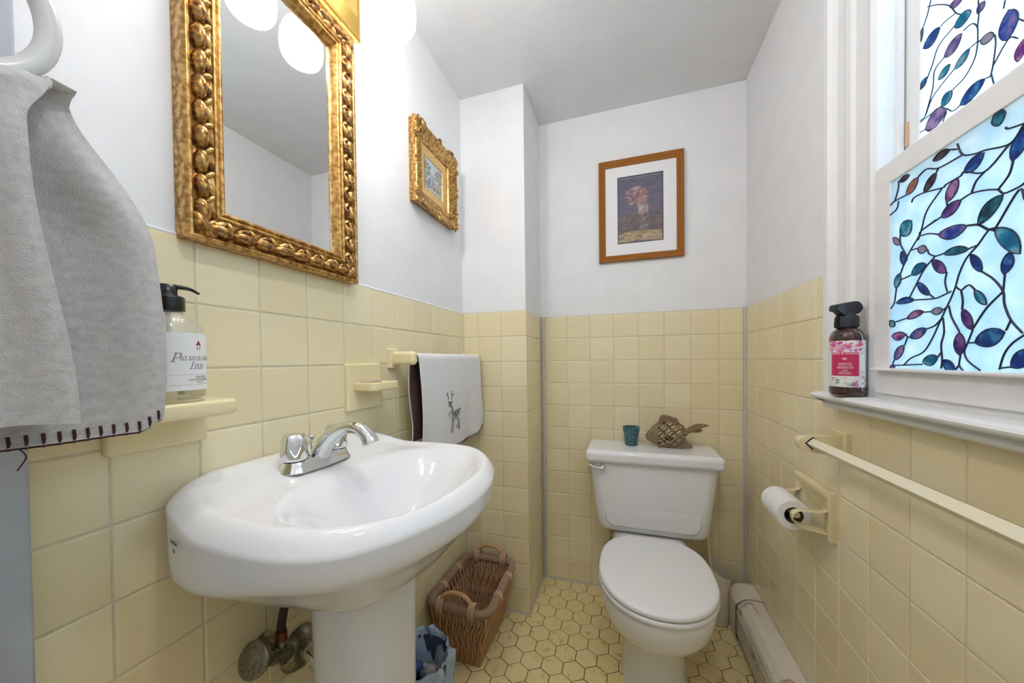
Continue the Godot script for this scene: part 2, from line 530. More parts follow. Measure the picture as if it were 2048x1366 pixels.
# ---------------------------------------------------------------- setting
func tile_mesh(w: float, h: float) -> ArrayMesh:
	var key := "%d %d" % [roundi(w * 2000), roundi(h * 2000)]
	if tile_meshes.has(key):
		return tile_meshes[key]
	var mb := MB.new()
	var hw := w / 2.0
	var hh := h / 2.0
	var rings := [[0.0042, 0.0], [0.0018, -0.0007], [0.0004, -0.0024], [0.0, -0.0065]]  # (inset, height)
	var up := [0.0, 0.35, 1.2, PI / 2]
	var i := mb.vert(Vector3(-hw + rings[0][0], -hh + rings[0][0], 0), Vector3.BACK)
	mb.vert(Vector3(hw - rings[0][0], -hh + rings[0][0], 0), Vector3.BACK)
	mb.vert(Vector3(hw - rings[0][0], hh - rings[0][0], 0), Vector3.BACK)
	mb.vert(Vector3(-hw + rings[0][0], hh - rings[0][0], 0), Vector3.BACK)
	mb.ix.append_array(PackedInt32Array([i, i + 2, i + 1, i, i + 3, i + 2]))
	for s in 4:
		var out: Vector3 = [Vector3.DOWN, Vector3.RIGHT, Vector3.UP, Vector3.LEFT][s]
		var along := Vector3.BACK.cross(out)
		var ho: float = hh if s % 2 == 0 else hw
		var ha: float = hw if s % 2 == 0 else hh
		var base := mb.v.size()
		for k in 4:
			var nn: Vector3 = out * sin(up[k]) + Vector3.BACK * cos(up[k])
			for e in [-1.0, 1.0]:
				mb.vert(out * (ho - rings[k][0]) + along * e * (ha - rings[k][0]) + Vector3(0, 0, rings[k][1]), nn)
		for k in 3:
			var q := base + k * 2
			mb.ix.append_array(PackedInt32Array([q, q + 1, q + 3, q, q + 3, q + 2]))
	tile_meshes[key] = mb.mesh()
	return tile_meshes[key]


# lay tiles between the joints of one wall; o is the point (0, top) of the wall's face, b turns the tile's front to the room
func lay_tiles(parent: Node3D, joints: Array, b: Basis, place: Callable, skip: Callable) -> void:
	for i in 12:
		var top := TILE_TOP - i * T
		var bottom := maxf(top - T, 0.004)
		for k in joints.size() - 1:
			var j0: float = joints[k]
			var j1: float = joints[k + 1]
			var lim: float = skip.call(i, j0)
			if j0 >= lim - 0.004:
				continue
			j1 = minf(j1, lim)
			var w := j1 - j0 - 0.0012
			var h := top - bottom - 0.0012
			if w < 0.003:
				continue
			var turn := Basis.from_euler(Vector3(rng.randf_range(-0.004, 0.004), rng.randf_range(-0.004, 0.004), rng.randf_range(-0.003, 0.003)))
			var at: Vector3 = place.call((j0 + j1) / 2.0, (top + bottom) / 2.0)
			copy_of("tile", tile_mesh(w, h), M.tile[rng.randi() % 4], parent, Transform3D(b * turn, at + b.z * rng.randf_range(-0.0004, 0.0003)))


func joints_from(start: float, first: float, stop: float) -> Array:
	var out := [start]
	var x := first
	while x < stop - 0.006:
		if x > start + 0.004:
			out.append(x)
		x += T
	out.append(stop)
	return out


func slab(called: String, lo: Vector3, hi: Vector3, mat: Material, parent: Node3D) -> MeshInstance3D:
	var mb := MB.new()
	mb.box(lo, hi)
	return part(called, mb, mat, parent)


func make_floor() -> void:
	var f := setting("floor", "worn cream hexagon tile floor with dark joints")
	slab("grout_bed", Vector3(-0.1, -0.12, -0.1), Vector3(W + 0.12, -0.0016, DEPTH + 0.1), M.hex_grout, f)
	var a := 0.0757
	var rr := a / sqrt(3.0)
	var room := PackedVector2Array([Vector2(COLUMN_X, 0.001), Vector2(W - 0.001, 0.001), Vector2(W - 0.001, DEPTH), Vector2(0.001, DEPTH), Vector2(0.001, COLUMN_Z), Vector2(COLUMN_X, COLUMN_Z)])
	var full: Mesh = null
	var rest := MB.new()
	for j in range(-1, 35):
		for i in range(-1, 17):
			var c := Vector2(0.395 - a * 5 + a * i + (0.5 * a if posmod(j, 2) == 1 else 0.0), 0.1002 + (j - 1) * rr * 1.5)
			var hex := PackedVector2Array()
			for k in 6:
				var an := PI / 6 + TAU * k / 6
				hex.append(c + Vector2(cos(an), sin(an)) * (rr - 0.0014))
			var cut := Geometry2D.intersect_polygons(hex, room)
			if cut.is_empty():
				continue
			var whole := true
			for p in hex:
				if not Geometry2D.is_point_in_polygon(p, room):
					whole = false
			var near := c.y < 1.1
			var lift := Transform3D(Basis(Vector3.RIGHT, Vector3.FORWARD, Vector3.UP), Vector3(0, -0.006, 0))
			if whole and near:
				if full == null:
					var mb := MB.new()
					var local := PackedVector2Array()
					for p in hex:
						local.append(Vector2(p.x - c.x, -(p.y - c.y)))
					local.reverse()
					mb.prism(local, lift, 0.006, 0.0012, false, false)
					full = mb.mesh()
				var tilt := Basis.from_euler(Vector3(rng.randf_range(-0.006, 0.006), 0, rng.randf_range(-0.006, 0.006)))
				copy_of("tile", full, M.hex[rng.randi() % 3], f, Transform3D(tilt, Vector3(c.x, rng.randf_range(-0.0004, 0.0002), c.y)))
				continue
			for q in cut:
				var flip := PackedVector2Array()
				for p in q:
					flip.append(Vector2(p.x, -p.y))
				if Geometry2D.is_polygon_clockwise(flip):
					flip.reverse()
				if near:
					var mb := MB.new()
					mb.prism(flip, lift, 0.006, 0.0008, false, false)
					part("tile", mb, M.hex[rng.randi() % 3], f)
				else:
					rest.prism(flip, lift, 0.006, 0.0008, false, false)
	var r := part("tile_field", rest, M.hex[0], f)
	r.set_meta("kind", "stuff")


func make_walls() -> void:
	var side := Basis(Vector3(0, 0, -1), Vector3.UP, Vector3.RIGHT)
	var none := func(_i, _z): return 9.0
	# sink wall
	var l := setting("wall_left", "sink wall, cream tiled dado below white plaster")
	slab("plaster", Vector3(-0.12, TILE_TOP, COLUMN_Z - 0.02), Vector3(-0.003, H, DEPTH), M.plaster, l)
	slab("grout_bed", Vector3(-0.12, 0, COLUMN_Z - 0.02), Vector3(-0.0022, TILE_TOP - 0.001, DEPTH), M.grout, l)
	lay_tiles(l, joints_from(COLUMN_Z, 0.3279, 1.494), side, func(z, y): return Vector3(0.0, y, z), none)
	# pipe chase in the corner
	var c := setting("wall_column", "boxed corner column with tiled lower half")
	slab("plaster", Vector3(-0.1, TILE_TOP, -0.1), Vector3(COLUMN_X - 0.003, H, COLUMN_Z - 0.003), M.plaster, c)
	slab("grout_bed", Vector3(-0.1, 0, -0.1), Vector3(COLUMN_X - 0.0022, TILE_TOP - 0.001, COLUMN_Z - 0.0022), M.grout, c)
	lay_tiles(c, [0.001, 0.0688, 0.1778, COLUMN_X], Basis(), func(x, y): return Vector3(x, y, COLUMN_Z), none)
	lay_tiles(c, [0.012, 0.062, 0.171, COLUMN_Z - 0.0022], side, func(z, y): return Vector3(COLUMN_X, y, z), none)
	# toilet wall
	var b := setting("wall_back", "toilet wall, yellow cream tiled dado below white plaster")
	slab("plaster", Vector3(COLUMN_X - 0.02, TILE_TOP, -0.12), Vector3(W + 0.1, H, -0.003), M.plaster, b)
	slab("grout_bed", Vector3(COLUMN_X - 0.02, 0, -0.12), Vector3(W + 0.1, TILE_TOP - 0.001, -0.0022), M.grout, b)
	lay_tiles(b, joints_from(0.3117, 0.4207, W - 0.008), Basis(), func(x, y): return Vector3(x, y, 0.0), none)
	# window wall
	var r := setting("wall_right", "window wall, cream tiled dado below white plaster")
	var turn := Basis(Vector3(0, 0, 1), Vector3.UP, Vector3.LEFT)
	slab("plaster", Vector3(W + 0.003, TILE_TOP, -0.12), Vector3(W + 0.14, H, 0.80), M.plaster, r)
	slab("plaster", Vector3(W + 0.003, 1.95, 0.80), Vector3(W + 0.14, H, 1.42), M.plaster, r)
	slab("plaster", Vector3(W + 0.003, 1.0, 1.42), Vector3(W + 0.14, H, DEPTH), M.plaster, r)
	slab("grout_bed", Vector3(W + 0.0022, 0.98, -0.12), Vector3(W + 0.14, TILE_TOP - 0.001, 0.80), M.grout, r)
	slab("grout_bed", Vector3(W + 0.0022, 0, -0.12), Vector3(W + 0.14, 0.98, DEPTH), M.grout, r)
	lay_tiles(r, joints_from(0.008, 0.0198, 1.42), turn, func(z, y): return Vector3(W, y, z), func(i, _z): return 0.655 if i < 3 else 9.0)
	# behind the camera
	var q := setting("wall_rear", "plain white plaster wall behind the entrance")
	slab("plaster", Vector3(-0.12, 0, DEPTH), Vector3(W + 0.14, H, DEPTH + 0.1), M.plaster, q)
	# the beads of filler in the two inner corners and where the dado ends
	var bead := MB.new()
	bead.tube(PackedVector3Array([Vector3(COLUMN_X + 0.009, 0, 0.0), Vector3(COLUMN_X + 0.009, TILE_TOP, 0.0)]), 0.0095, 8, true, false, 0.55)
	part("filler_bead", bead, M.caulk, b)
	bead = MB.new()
	bead.tube(PackedVector3Array([Vector3(W - 0.001, 0, 0.001), Vector3(W - 0.001, 0.6, 0.001), Vector3(W - 0.002, TILE_TOP + 0.003, 0.001)]), 0.0075, 8)
	part("filler_bead", bead, M.caulk, r)
	bead = MB.new()
	bead.tube(PackedVector3Array([Vector3(0.0, 0, COLUMN_Z), Vector3(0.0, TILE_TOP, COLUMN_Z)]), 0.004, 6)
	part("filler_bead", bead, M.caulk, c)
	bead = MB.new()
	for e in [[Vector3(COLUMN_X, 0.001, 0.0), Vector3(W, 0.001, 0.0)], [Vector3(COLUMN_X, 0.001, 0.0), Vector3(COLUMN_X, 0.001, COLUMN_Z)], [Vector3(0, 0.001, COLUMN_Z), Vector3(COLUMN_X, 0.001, COLUMN_Z)], [Vector3(0, 0.001, COLUMN_Z), Vector3(0, 0.001, 1.48)]]:
		bead.tube(PackedVector3Array(e), 0.0048, 6)
	part("floor_bead", bead, M.caulk, b)
	bead = MB.new()
	bead.tube(PackedVector3Array([Vector3(-0.003, TILE_TOP, COLUMN_Z), Vector3(-0.003, TILE_TOP, 1.487)]), 0.0036, 6)
	part("top_bead", bead, M.plaster, l)


func make_ceiling() -> void:
	var c := setting("ceiling", "flat grey white ceiling")
	slab("plaster", Vector3(-0.12, H, -0.12), Vector3(W + 0.14, H + 0.1, DEPTH + 0.1), M.ceiling, c)


func make_door() -> void:
	var d := setting("door_1", "blue grey door frame beside the grey towel")
	var mb := MB.new()
	mb.rbox(Vector3(0.008, 1.05, 1.5445), Vector3(0.028, 2.1, 0.101), 0.004)
	part("jamb", mb, M.jamb, d)
	mb = MB.new()
	mb.rbox(Vector3(0.002, 1.02, 1.85), Vector3(0.02, 2.03, 0.52), 0.004)
	part("leaf", mb, M.paint, d)
	mb = MB.new()
	mb.rbox(Vector3(0.008, 1.05, 2.15), Vector3(0.028, 2.1, 0.09), 0.004)
	part("jamb", mb, M.jamb, d)
	mb = MB.new()
	mb.lathe([Vector2(0.0, 0.0), Vector2(0.03, 0.0), Vector2(0.03, 0.006), Vector2(0.012, 0.01), Vector2(0.012, 0.03), Vector2(0.026, 0.045), Vector2(0.026, 0.06), Vector2(0.0, 0.068)], Vector3(0.012, 0.95, 1.65), 20, Basis(Vector3.FORWARD, -PI / 2))
	part("knob", mb, M.brass, d)


# one board of trim along z or y with a moulded section; section points are (across, out of the wall)
func moulded(a: Vector3, b: Vector3, across: Vector3, out: Vector3, section: Array) -> MB:
	var mb := MB.new()
	var rows := []
	for s in section:
		var o: Vector3 = across * s.x + out * s.y
		rows.append(PackedVector3Array([a + o, b + o]))
	for i in rows.size() - 1:
		var p: PackedVector3Array = rows[i]
		var q: PackedVector3Array = rows[i + 1]
		mb.quad(p[0], p[1], q[1], q[0])
	# ends
	for e in 2:
		var m := PackedVector3Array()
		for rw in rows:
			m.append(rw[e])
		for i in range(1, m.size() - 1):
			if e == 0:
				mb.tri(m[0], m[i], m[i + 1])
			else:
				mb.tri(m[0], m[i + 1], m[i])
	return mb


func glass_material(stops: Array, sd: int, freq := 0.02, repeats := 7.0) -> StandardMaterial3D:
	var m := mottled(stops, freq, repeats, 0.3, 0.0, 0.5, sd)
	m.backlight_enabled = true
	m.backlight = Color.WHITE
	return m


func leaf_shape(a: Vector2, b: Vector2, width: float) -> PackedVector2Array:
	var d := b - a
	var nrm := Vector2(-d.y, d.x).normalized()
	var bend := nrm * d.length() * rng.randf_range(-0.06, 0.06)
	var one := PackedVector2Array()
	var two := PackedVector2Array()
	for k in 9:
		var t := k / 8.0
		var mid := a + d * t + bend * sin(PI * t)
		var h := width * 0.5 * pow(sin(PI * clampf(t * 0.94 + 0.03, 0.0, 1.0)), 0.85)
		if k == 0 or k == 8:
			one.append(mid)
		else:
			one.append(mid - nrm * h)
			two.append(mid + nrm * h)
	two.reverse()
	one.append_array(two)
	if Geometry2D.is_polygon_clockwise(one):
		one.reverse()
	return one


func stained(sash: Node3D, x: float, z0: float, z1: float, y0: float, y1: float, leaves: Array, stems: Array, thick: float) -> void:
	var pane := MB.new()
	pane.box(Vector3(x, y0, z0), Vector3(x + 0.003, y1, z1))
	part("pane", pane, M.film, sash).set_meta("label", "pale blue textured window film")
	var xf := Transform3D(Basis(Vector3(0, 0, 1), Vector3.UP, Vector3.LEFT), Vector3(x, 0, 0))
	var inside := PackedVector2Array([Vector2(z0, y0), Vector2(z1, y0), Vector2(z1, y1), Vector2(z0, y1)])
	for l in leaves:
		for cut in Geometry2D.intersect_polygons(leaf_shape(Vector2(l[0], l[1]) / 1000.0, Vector2(l[2], l[3]) / 1000.0, l[4] / 1000.0), inside):
			var mb := MB.new()
			if Geometry2D.is_polygon_clockwise(cut):
				cut.reverse()
			mb.prism(cut, xf, 0.0009, 0.0003)
			part("leaf", mb, M["leaf_" + l[5]], sash)
			# its dark outline
			var ring := PackedVector3Array()
			for p in cut:
				ring.append(Vector3(x - 0.0008, p.y, p.x))
			var line := MB.new()
			line.tube(ring, thick * 0.72, 5, false, true)
			part("leaf_outline", line, M.leading, sash)
	var net := MB.new()
	for s in stems:
		var pts := []
		for k in range(0, s.size(), 2):
			pts.append(Vector3(x - 0.0006, clampf(s[k + 1] / 1000.0, y0, y1), clampf(s[k] / 1000.0, z0, z1)))
		var path := smooth_path(pts, 5)
		for k in path.size():
			path[k].y = clampf(path[k].y, y0, y1)
			path[k].z = clampf(path[k].z, z0, z1)
		net.tube(path, thick, 5, false)
	part("leading", net, M.leading, sash).set_meta("label", "dark blue branching lines on the film")


func make_window() -> void:
	M.film = glass_material([[0.0, srgb(206, 232, 246)], [0.5, srgb(222, 240, 248)], [1.0, srgb(240, 250, 252)]], 31, 0.02, 4.0)
	relief(M.film, 0.12, 0.06)
	M.leading = plain(srgb(26, 30, 66), 0.5)
	M.leaf_c = glass_material([[0.3, srgb(0, 140, 205)], [0.5, srgb(30, 180, 232)], [0.7, srgb(150, 228, 250)]], 32)
	M.leaf_b = glass_material([[0.3, srgb(20, 76, 180)], [0.5, srgb(28, 112, 218)], [0.7, srgb(80, 176, 242)]], 33)
	M.leaf_v = glass_material([[0.3, srgb(50, 84, 220)], [0.5, srgb(96, 130, 232)], [0.7, srgb(196, 156, 235)]], 34)
	M.leaf_p = glass_material([[0.3, srgb(80, 58, 146)], [0.5, srgb(116, 76, 182)], [0.7, srgb(176, 116, 214)]], 35)
	M.leaf_l = glass_material([[0.3, srgb(136, 116, 206)], [0.5, srgb(176, 148, 230)], [0.7, srgb(218, 196, 246)]], 36)
	M.leaf_m = glass_material([[0.3, srgb(150, 66, 170)], [0.5, srgb(196, 100, 202)], [0.7, srgb(230, 168, 234)]], 37)
	M.leaf_w = glass_material([[0.25, srgb(190, 190, 225)], [0.75, srgb(215, 212, 240)]], 38)
	M.leaf_t = glass_material([[0.3, srgb(14, 84, 116)], [0.5, srgb(26, 132, 164)], [0.7, srgb(50, 178, 206)]], 39)
	M.leaf_o = glass_material([[0.25, srgb(190, 110, 90)], [0.75, srgb(235, 180, 160)]], 40)
	M.leaf_n = glass_material([[0.25, srgb(64, 52, 60)], [0.5, srgb(96, 80, 90)], [0.75, srgb(120, 100, 140)]], 41)
	var w := setting("window_1", "white double hung window with blue leaf patterned film")
	var z0 := 0.822
	var z1 := 1.40
	# casing boards
	var sect := [Vector2(0.0, 0.0), Vector2(0.0, 0.024), Vector2(0.006, 0.027), Vector2(0.02, 0.026), Vector2(0.026, 0.018), Vector2(0.034, 0.0125), Vector2(0.06, 0.0115), Vector2(0.068, 0.0165), Vector2(0.08, 0.0185), Vector2(0.092, 0.0165), Vector2(0.1, 0.011), Vector2(0.136, 0.0105), Vector2(0.146, 0.0155), Vector2(0.158, 0.0175), Vector2(0.168, 0.012), Vector2(0.17, 0.0)]
	part("casing", moulded(Vector3(W + 0.002, 1.0, 0.652), Vector3(W + 0.002, H - 0.1, 0.652), Vector3.BACK, Vector3.LEFT, sect), M.paint, w)
	part("casing", moulded(Vector3(W + 0.002, H - 0.1, 1.57), Vector3(W + 0.002, 1.0, 1.57), Vector3.FORWARD, Vector3.LEFT, sect), M.paint, w)
	slab("jamb", Vector3(W + 0.002, 1.0, z0 - 0.02), Vector3(W + 0.13, 1.96, z0), M.paint, w)
	slab("jamb", Vector3(W + 0.002, 1.0, z1), Vector3(W + 0.13, 1.96, z1 + 0.02), M.paint, w)
	slab("head_jamb", Vector3(W - 0.01, 1.93, z0), Vector3(W + 0.13, 1.96, z1), M.paint, w)
	slab("parting_strip", Vector3(W + 0.017, 1.46, z0), Vector3(W + 0.026, 1.93, z0 + 0.008), M.paint, w)
	# stool and apron
	var nose := [Vector2(0.0, 0.972), Vector2(-0.028, 0.972), Vector2(-0.034, 0.976), Vector2(-0.035, 0.982), Vector2(-0.031, 0.987), Vector2(-0.036, 0.990), Vector2(-0.051, 0.993), Vector2(-0.057, 0.997), Vector2(-0.0585, 1.001), Vector2(-0.056, 1.0055), Vector2(-0.051, 1.008), Vector2(-0.043, 1.009), Vector2(0.09, 1.009), Vector2(0.09, 0.985)]
	var st := MB.new()
	var rows := []
	for p in nose:
		rows.append(PackedVector3Array([Vector3(W + p.x, p.y, 0.676), Vector3(W + p.x, p.y, 1.58)]))
	for i in rows.size() - 1:
		st.grid([rows[i + 1], rows[i]])
	for i in range(1, rows.size() - 1):
		st.tri(rows[0][0], rows[i][0], rows[i + 1][0])
	part("stool", st, M.paint, w)
	# sill between the stool and the sash
	var step := MB.new()
	step.rbox(Vector3(W + 0.034, 1.0135, (z0 + z1) / 2), Vector3(0.094, 0.014, z1 - z0 - 0.002), 0.003)
	part("sill", step, M.paint, w)
	# lower sash, nearer the room
	var lo := MB.new()
	lo.rbox(Vector3(W - 0.0025, 1.043, (z0 + z1) / 2 + 0.004), Vector3(0.035, 0.046, z1 - z0 - 0.018), 0.003)
	lo.rbox(Vector3(W - 0.0025, 1.4325, (z0 + z1) / 2 + 0.004), Vector3(0.035, 0.042, z1 - z0 - 0.018), 0.003)
	lo.rbox(Vector3(W - 0.0025, 1.24, 0.853), Vector3(0.0345, 0.42, 0.044), 0.003)
	lo.rbox(Vector3(W - 0.0025, 1.24, z1 - 0.027), Vector3(0.0345, 0.42, 0.044), 0.003)
	var ls := part("lower_sash", lo, M.paint, w)
	var lift := MB.new()
	lift.rbox(Vector3(W - 0.024, 1.067, (z0 + z1) / 2 + 0.005), Vector3(0.018, 0.006, z1 - z0 - 0.03), 0.0025)
	part("lift_rail", lift, M.paint, ls)
	stained(ls, W - 0.018, 0.8735, z1 - 0.047, 1.064, 1.413, LOWER_LEAVES, LOWER_STEMS, 0.00125)
	# upper sash, behind
	var uo := MB.new()
	uo.rbox(Vector3(W + 0.045, 1.455, (z0 + z1) / 2), Vector3(0.032, 0.04, z1 - z0 - 0.002), 0.003)
	uo.rbox(Vector3(W + 0.045, 1.91, (z0 + z1) / 2), Vector3(0.032, 0.045, z1 - z0 - 0.002), 0.003)
	uo.rbox(Vector3(W + 0.045, 1.68, z0 + 0.0205), Vector3(0.0315, 0.48, 0.039), 0.003)
	uo.rbox(Vector3(W + 0.045, 1.68, z1 - 0.0205), Vector3(0.0315, 0.48, 0.039), 0.003)
	var us := part("upper_sash", uo, M.paint, w)
	stained(us, W + 0.031, z0 + 0.04, z1 - 0.04, 1.475, 1.89, UPPER_LEAVES, UPPER_STEMS, 0.0010)
	var latch := MB.new()
	latch.rbox(Vector3(W + 0.028, 1.515, z0 + 0.012), Vector3(0.004, 0.045, 0.007), 0.0015)
	part("sash_stop", latch, M.cane_pale, us)
	# insect screen outside the lower half
	var mesh := plain(Color(0.30, 0.32, 0.34, 0.5), 0.6)
	mesh.transparency = BaseMaterial3D.TRANSPARENCY_ALPHA
	slab("insect_screen", Vector3(W + 0.1, 1.02, z0), Vector3(W + 0.101, 1.46, z1), mesh, w)


func make_heater() -> void:
	var paint := mottled([[0.0, srgb(140, 100, 70)], [0.12, srgb(190, 168, 140)], [0.2, srgb(226, 217, 200)], [0.8, srgb(232, 224, 209)], [1.0, srgb(214, 200, 178)]], 0.014, 3.0, 0.5, 0.0, 0.45, 51, 5)
	relief(paint, 0.03, 0.1, 3, 52)
	var h := thing("baseboard_heater", Vector3(1.13, 0, 0.7), "long low cream painted baseboard heater with chipped rusty paint", "heater")
	var sect := [Vector2(0.0, 0.168), Vector2(-0.04, 0.168), Vector2(-0.058, 0.162), Vector2(-0.076, 0.145), Vector2(-0.082, 0.13), Vector2(-0.078, 0.124), Vector2(-0.072, 0.12), Vector2(-0.078, 0.116), Vector2(-0.083, 0.108), Vector2(-0.084, 0.03), Vector2(-0.08, 0.018), Vector2(-0.062, 0.014), Vector2(-0.06, 0.0), Vector2(0.0, 0.0)]
	var draw := func(z0: float, z1: float, grow: float) -> MB:
		var mb := MB.new()
		var rows := []
		for s in sect:
			var g := Vector2(s.x - (grow if s.x < -0.01 else 0.0), s.y + (grow if s.y > 0.1 else 0.0))
			rows.append(PackedVector3Array([Vector3(W - 0.001 + g.x, g.y, z0), Vector3(W - 0.001 + g.x, g.y, z1)]))
		for i in rows.size() - 1:
			mb.grid([rows[i], rows[i + 1]])
		for e in 2:
			for i in range(1, rows.size() - 1):
				if e == 0:
					mb.tri(rows[0][0], rows[i + 1][0], rows[i][0])
				else:
					mb.tri(rows[0][1], rows[i][1], rows[i + 1][1])
		return mb
	part("cover", draw.call(0.16, 1.46, 0.0), paint, h)
	var cap := MB.new()
	var foot := [Vector2(0.0, 0.0), Vector2(-0.086, 0.0), Vector2(-0.0885, 0.006), Vector2(-0.0885, 0.135), Vector2(-0.082, 0.15), Vector2(-0.062, 0.167), Vector2(-0.045, 0.1725), Vector2(0.0, 0.1725)]
	# end cap: rounded towards the toilet wall
	var rws := []
	for k in 5:
		var a := PI / 2 * k / 4.0
		var ins := 0.012 * (1.0 - sin(a))
		var z := 0.072 + 0.012 * (1.0 - cos(a))
		var row := PackedVector3Array()
		for p in foot:
			row.append(Vector3(W - 0.001 + minf(p.x + ins, 0.0), maxf(p.y - (ins if p.y > 0.1 else 0.0), 0.0), z))
		rws.append(row)
	var far := PackedVector3Array()
	for p in foot:
		far.append(Vector3(W - 0.001 + p.x, p.y, 0.185))
	rws.append(far)
	cap.grid(rws)
	var first: PackedVector3Array = rws[0]
	for i in range(1, first.size() - 1):
		cap.tri(first[0], first[i], first[i + 1])
	part("end_cap", cap, paint, h)


# ---------------------------------------------------------------- sink
const SINK_Z := 1.138


func sink_outline() -> Array:
	var half := [Vector2(0.0, 0.0), Vector2(0.0, 0.12), Vector2(0.0, 0.185), Vector2(0.006, 0.212), Vector2(0.03, 0.236), Vector2(0.08, 0.252), Vector2(0.15, 0.264), Vector2(0.22, 0.267), Vector2(0.28, 0.263), Vector2(0.33, 0.247), Vector2(0.37, 0.214), Vector2(0.402, 0.165), Vector2(0.424, 0.11), Vector2(0.438, 0.055), Vector2(0.442, 0.0)]
	var ring := []
	for p in half:
		ring.append(p)
	for i in range(half.size() - 2, 0, -1):
		ring.append(Vector2(half[i].x, -half[i].y))
	return ring


func sink_height(x: float, z: float, d: float) -> float:
	var rise := 0.03 * (1.0 - sm(0.0, 0.14, x))
	var edge := maxf(clampf(x / 0.1, 0.1, 1.0), sm(0.15, 0.215, absf(z)))
	var y := 0.879 - 0.026 * edge * pow(1.0 - clampf(d / 0.034, 0.0, 1.0), 2.2)
	y -= 0.007 * sm(0.03, 0.056, d)
	y += rise
	var r := pow(pow(absf(x - 0.272) / 0.142, 2.5) + pow(absf(z) / 0.212, 2.5), 1.0 / 2.5)
	y -= 0.125 * sm(1.07, 0.12, r)
	return y


func make_sink() -> void:
	var s := thing("pedestal_sink", Vector3(0.18, 0, SINK_Z), "white ceramic pedestal sink with wide oval basin on the tiled wall", "sink")
	var outline := smooth_path2(sink_outline(), 5)
	var c := Vector2(0.25, 0.0)
	var segs := 144
	var edge := PackedVector2Array()
	for k in segs:
		var a := -TAU * k / segs
		var dir := Vector2(cos(a), sin(a))
		var best := 0.0
		for i in outline.size():
			var hit = Geometry2D.segment_intersects_segment(c, c + dir, outline[i], outline[(i + 1) % outline.size()])
			if hit != null:
				best = maxf(best, c.distance_to(hit))
		edge.append(c + dir * best)
	var rows := []
	# under side and skirt, from the pedestal up
	for r in [[0.708, 0.15], [0.714, 0.125], [0.722, 0.098], [0.731, 0.072], [0.740, 0.05], [0.749, 0.031], [0.757, 0.017], [0.766, 0.008], [0.778, 0.0035], [0.80, 0.0015], [0.83, 0.0005], [0.853, 0.0]]:
		var row := PackedVector3Array()
		for p in edge:
			var keep := sm(0.0, 0.03, p.x)
			var ins: float = r[1] * lerpf(sm(0.757, 0.715, r[0]), 1.0, keep)
			var q := c + (p - c) * (1.0 - ins / c.distance_to(p))
			var top := sink_height(p.x, p.y, 0.0)
			var lift: float = 0.045 * sm(0.02, 0.32, p.x) * sm(0.10, 0.015, r[1]) * sm(0.853, 0.79, r[0])
			var y: float = lerpf(r[0] + lift, top, sm(0.80, 0.853, r[0]))
			row.append(Vector3(q.x + 0.0005, y, SINK_Z + q.y))
		rows.append(row)
	var skirt := rows.size()
	for d in [0.003, 0.007, 0.012, 0.018, 0.025, 0.032, 0.039, 0.046, 0.053, 0.062]:
		var row := PackedVector3Array()
		for p in edge:
			var q = p + (c - p).normalized() * d
			row.append(Vector3(q.x + 0.0005, sink_height(q.x, q.y, d), SINK_Z + q.y))
		rows.append(row)
	for f in 22:
		var t := 1.0 - pow(1.0 - (f + 1.0) / 22.0, 1.0)
		var row := PackedVector3Array()
		for p in edge:
			var from := p + (c - p).normalized() * 0.062
			var q := from.lerp(Vector2(0.262, 0.0), minf(t, 0.93))
			row.append(Vector3(q.x + 0.0005, sink_height(q.x, q.y, 0.062 + t), SINK_Z + q.y))
		rows.append(row)
	var mb := MB.new()
	mb.grid(rows, true)
	var basin := part("basin", mb, M.china, s)
	mb = MB.new()
	var dy := sink_height(0.262, 0.0, 0.5)
	mb.lathe([Vector2(0.026, -0.004), Vector2(0.026, 0.004), Vector2(0.021, 0.006), Vector2(0.018, 0.001), Vector2(0.0, 0.001)], Vector3(0.262, dy, SINK_Z), 28)
	part("drain", mb, M.chrome, basin)
	# pedestal
	rows = []
	for r in [[0.0, 0.108, 0.112], [0.03, 0.106, 0.11], [0.06, 0.096, 0.1], [0.2, 0.086, 0.088], [0.4, 0.084, 0.086], [0.55, 0.086, 0.088], [0.66, 0.089, 0.091], [0.72, 0.093, 0.096], [0.745, 0.1, 0.104]]:
		var row := PackedVector3Array()
		for k in 64:
			var a := -TAU * k / 64.0
			var e := 2.0 / 2.7
			row.append(Vector3(0.19 + r[1] * signf(cos(a)) * pow(absf(cos(a)), e), r[0], SINK_Z + r[2] * signf(sin(a)) * pow(absf(sin(a)), e)))
		rows.append(row)
	mb = MB.new()
	mb.grid(rows, true)
	part("pedestal", mb, M.china, s)
	# maker's mark on the near end
	var ink := plain(srgb(92, 92, 96), 0.5)
	var word := letters("Gerber", 0.0085, 0.0004)
	var sign := Basis(Vector3(1, 0, 0), Vector3.UP, Vector3.BACK).rotated(Vector3.UP, -0.24)
	mb = MB.new()
	mb.append(word, Transform3D(sign, Vector3(0.082, 0.842, SINK_Z + 0.2538)))
	var o := MB.new()
	o.lathe([Vector2(0.0028, 0.0), Vector2(0.0034, 0.0), Vector2(0.0034, 0.0006), Vector2(0.0028, 0.0006)], Vector3(0.083, 0.831, SINK_Z + 0.254), 16, sign * Basis(Vector3.RIGHT, PI / 2))
	mb.append(o)
	part("maker_mark", mb, ink, basin)


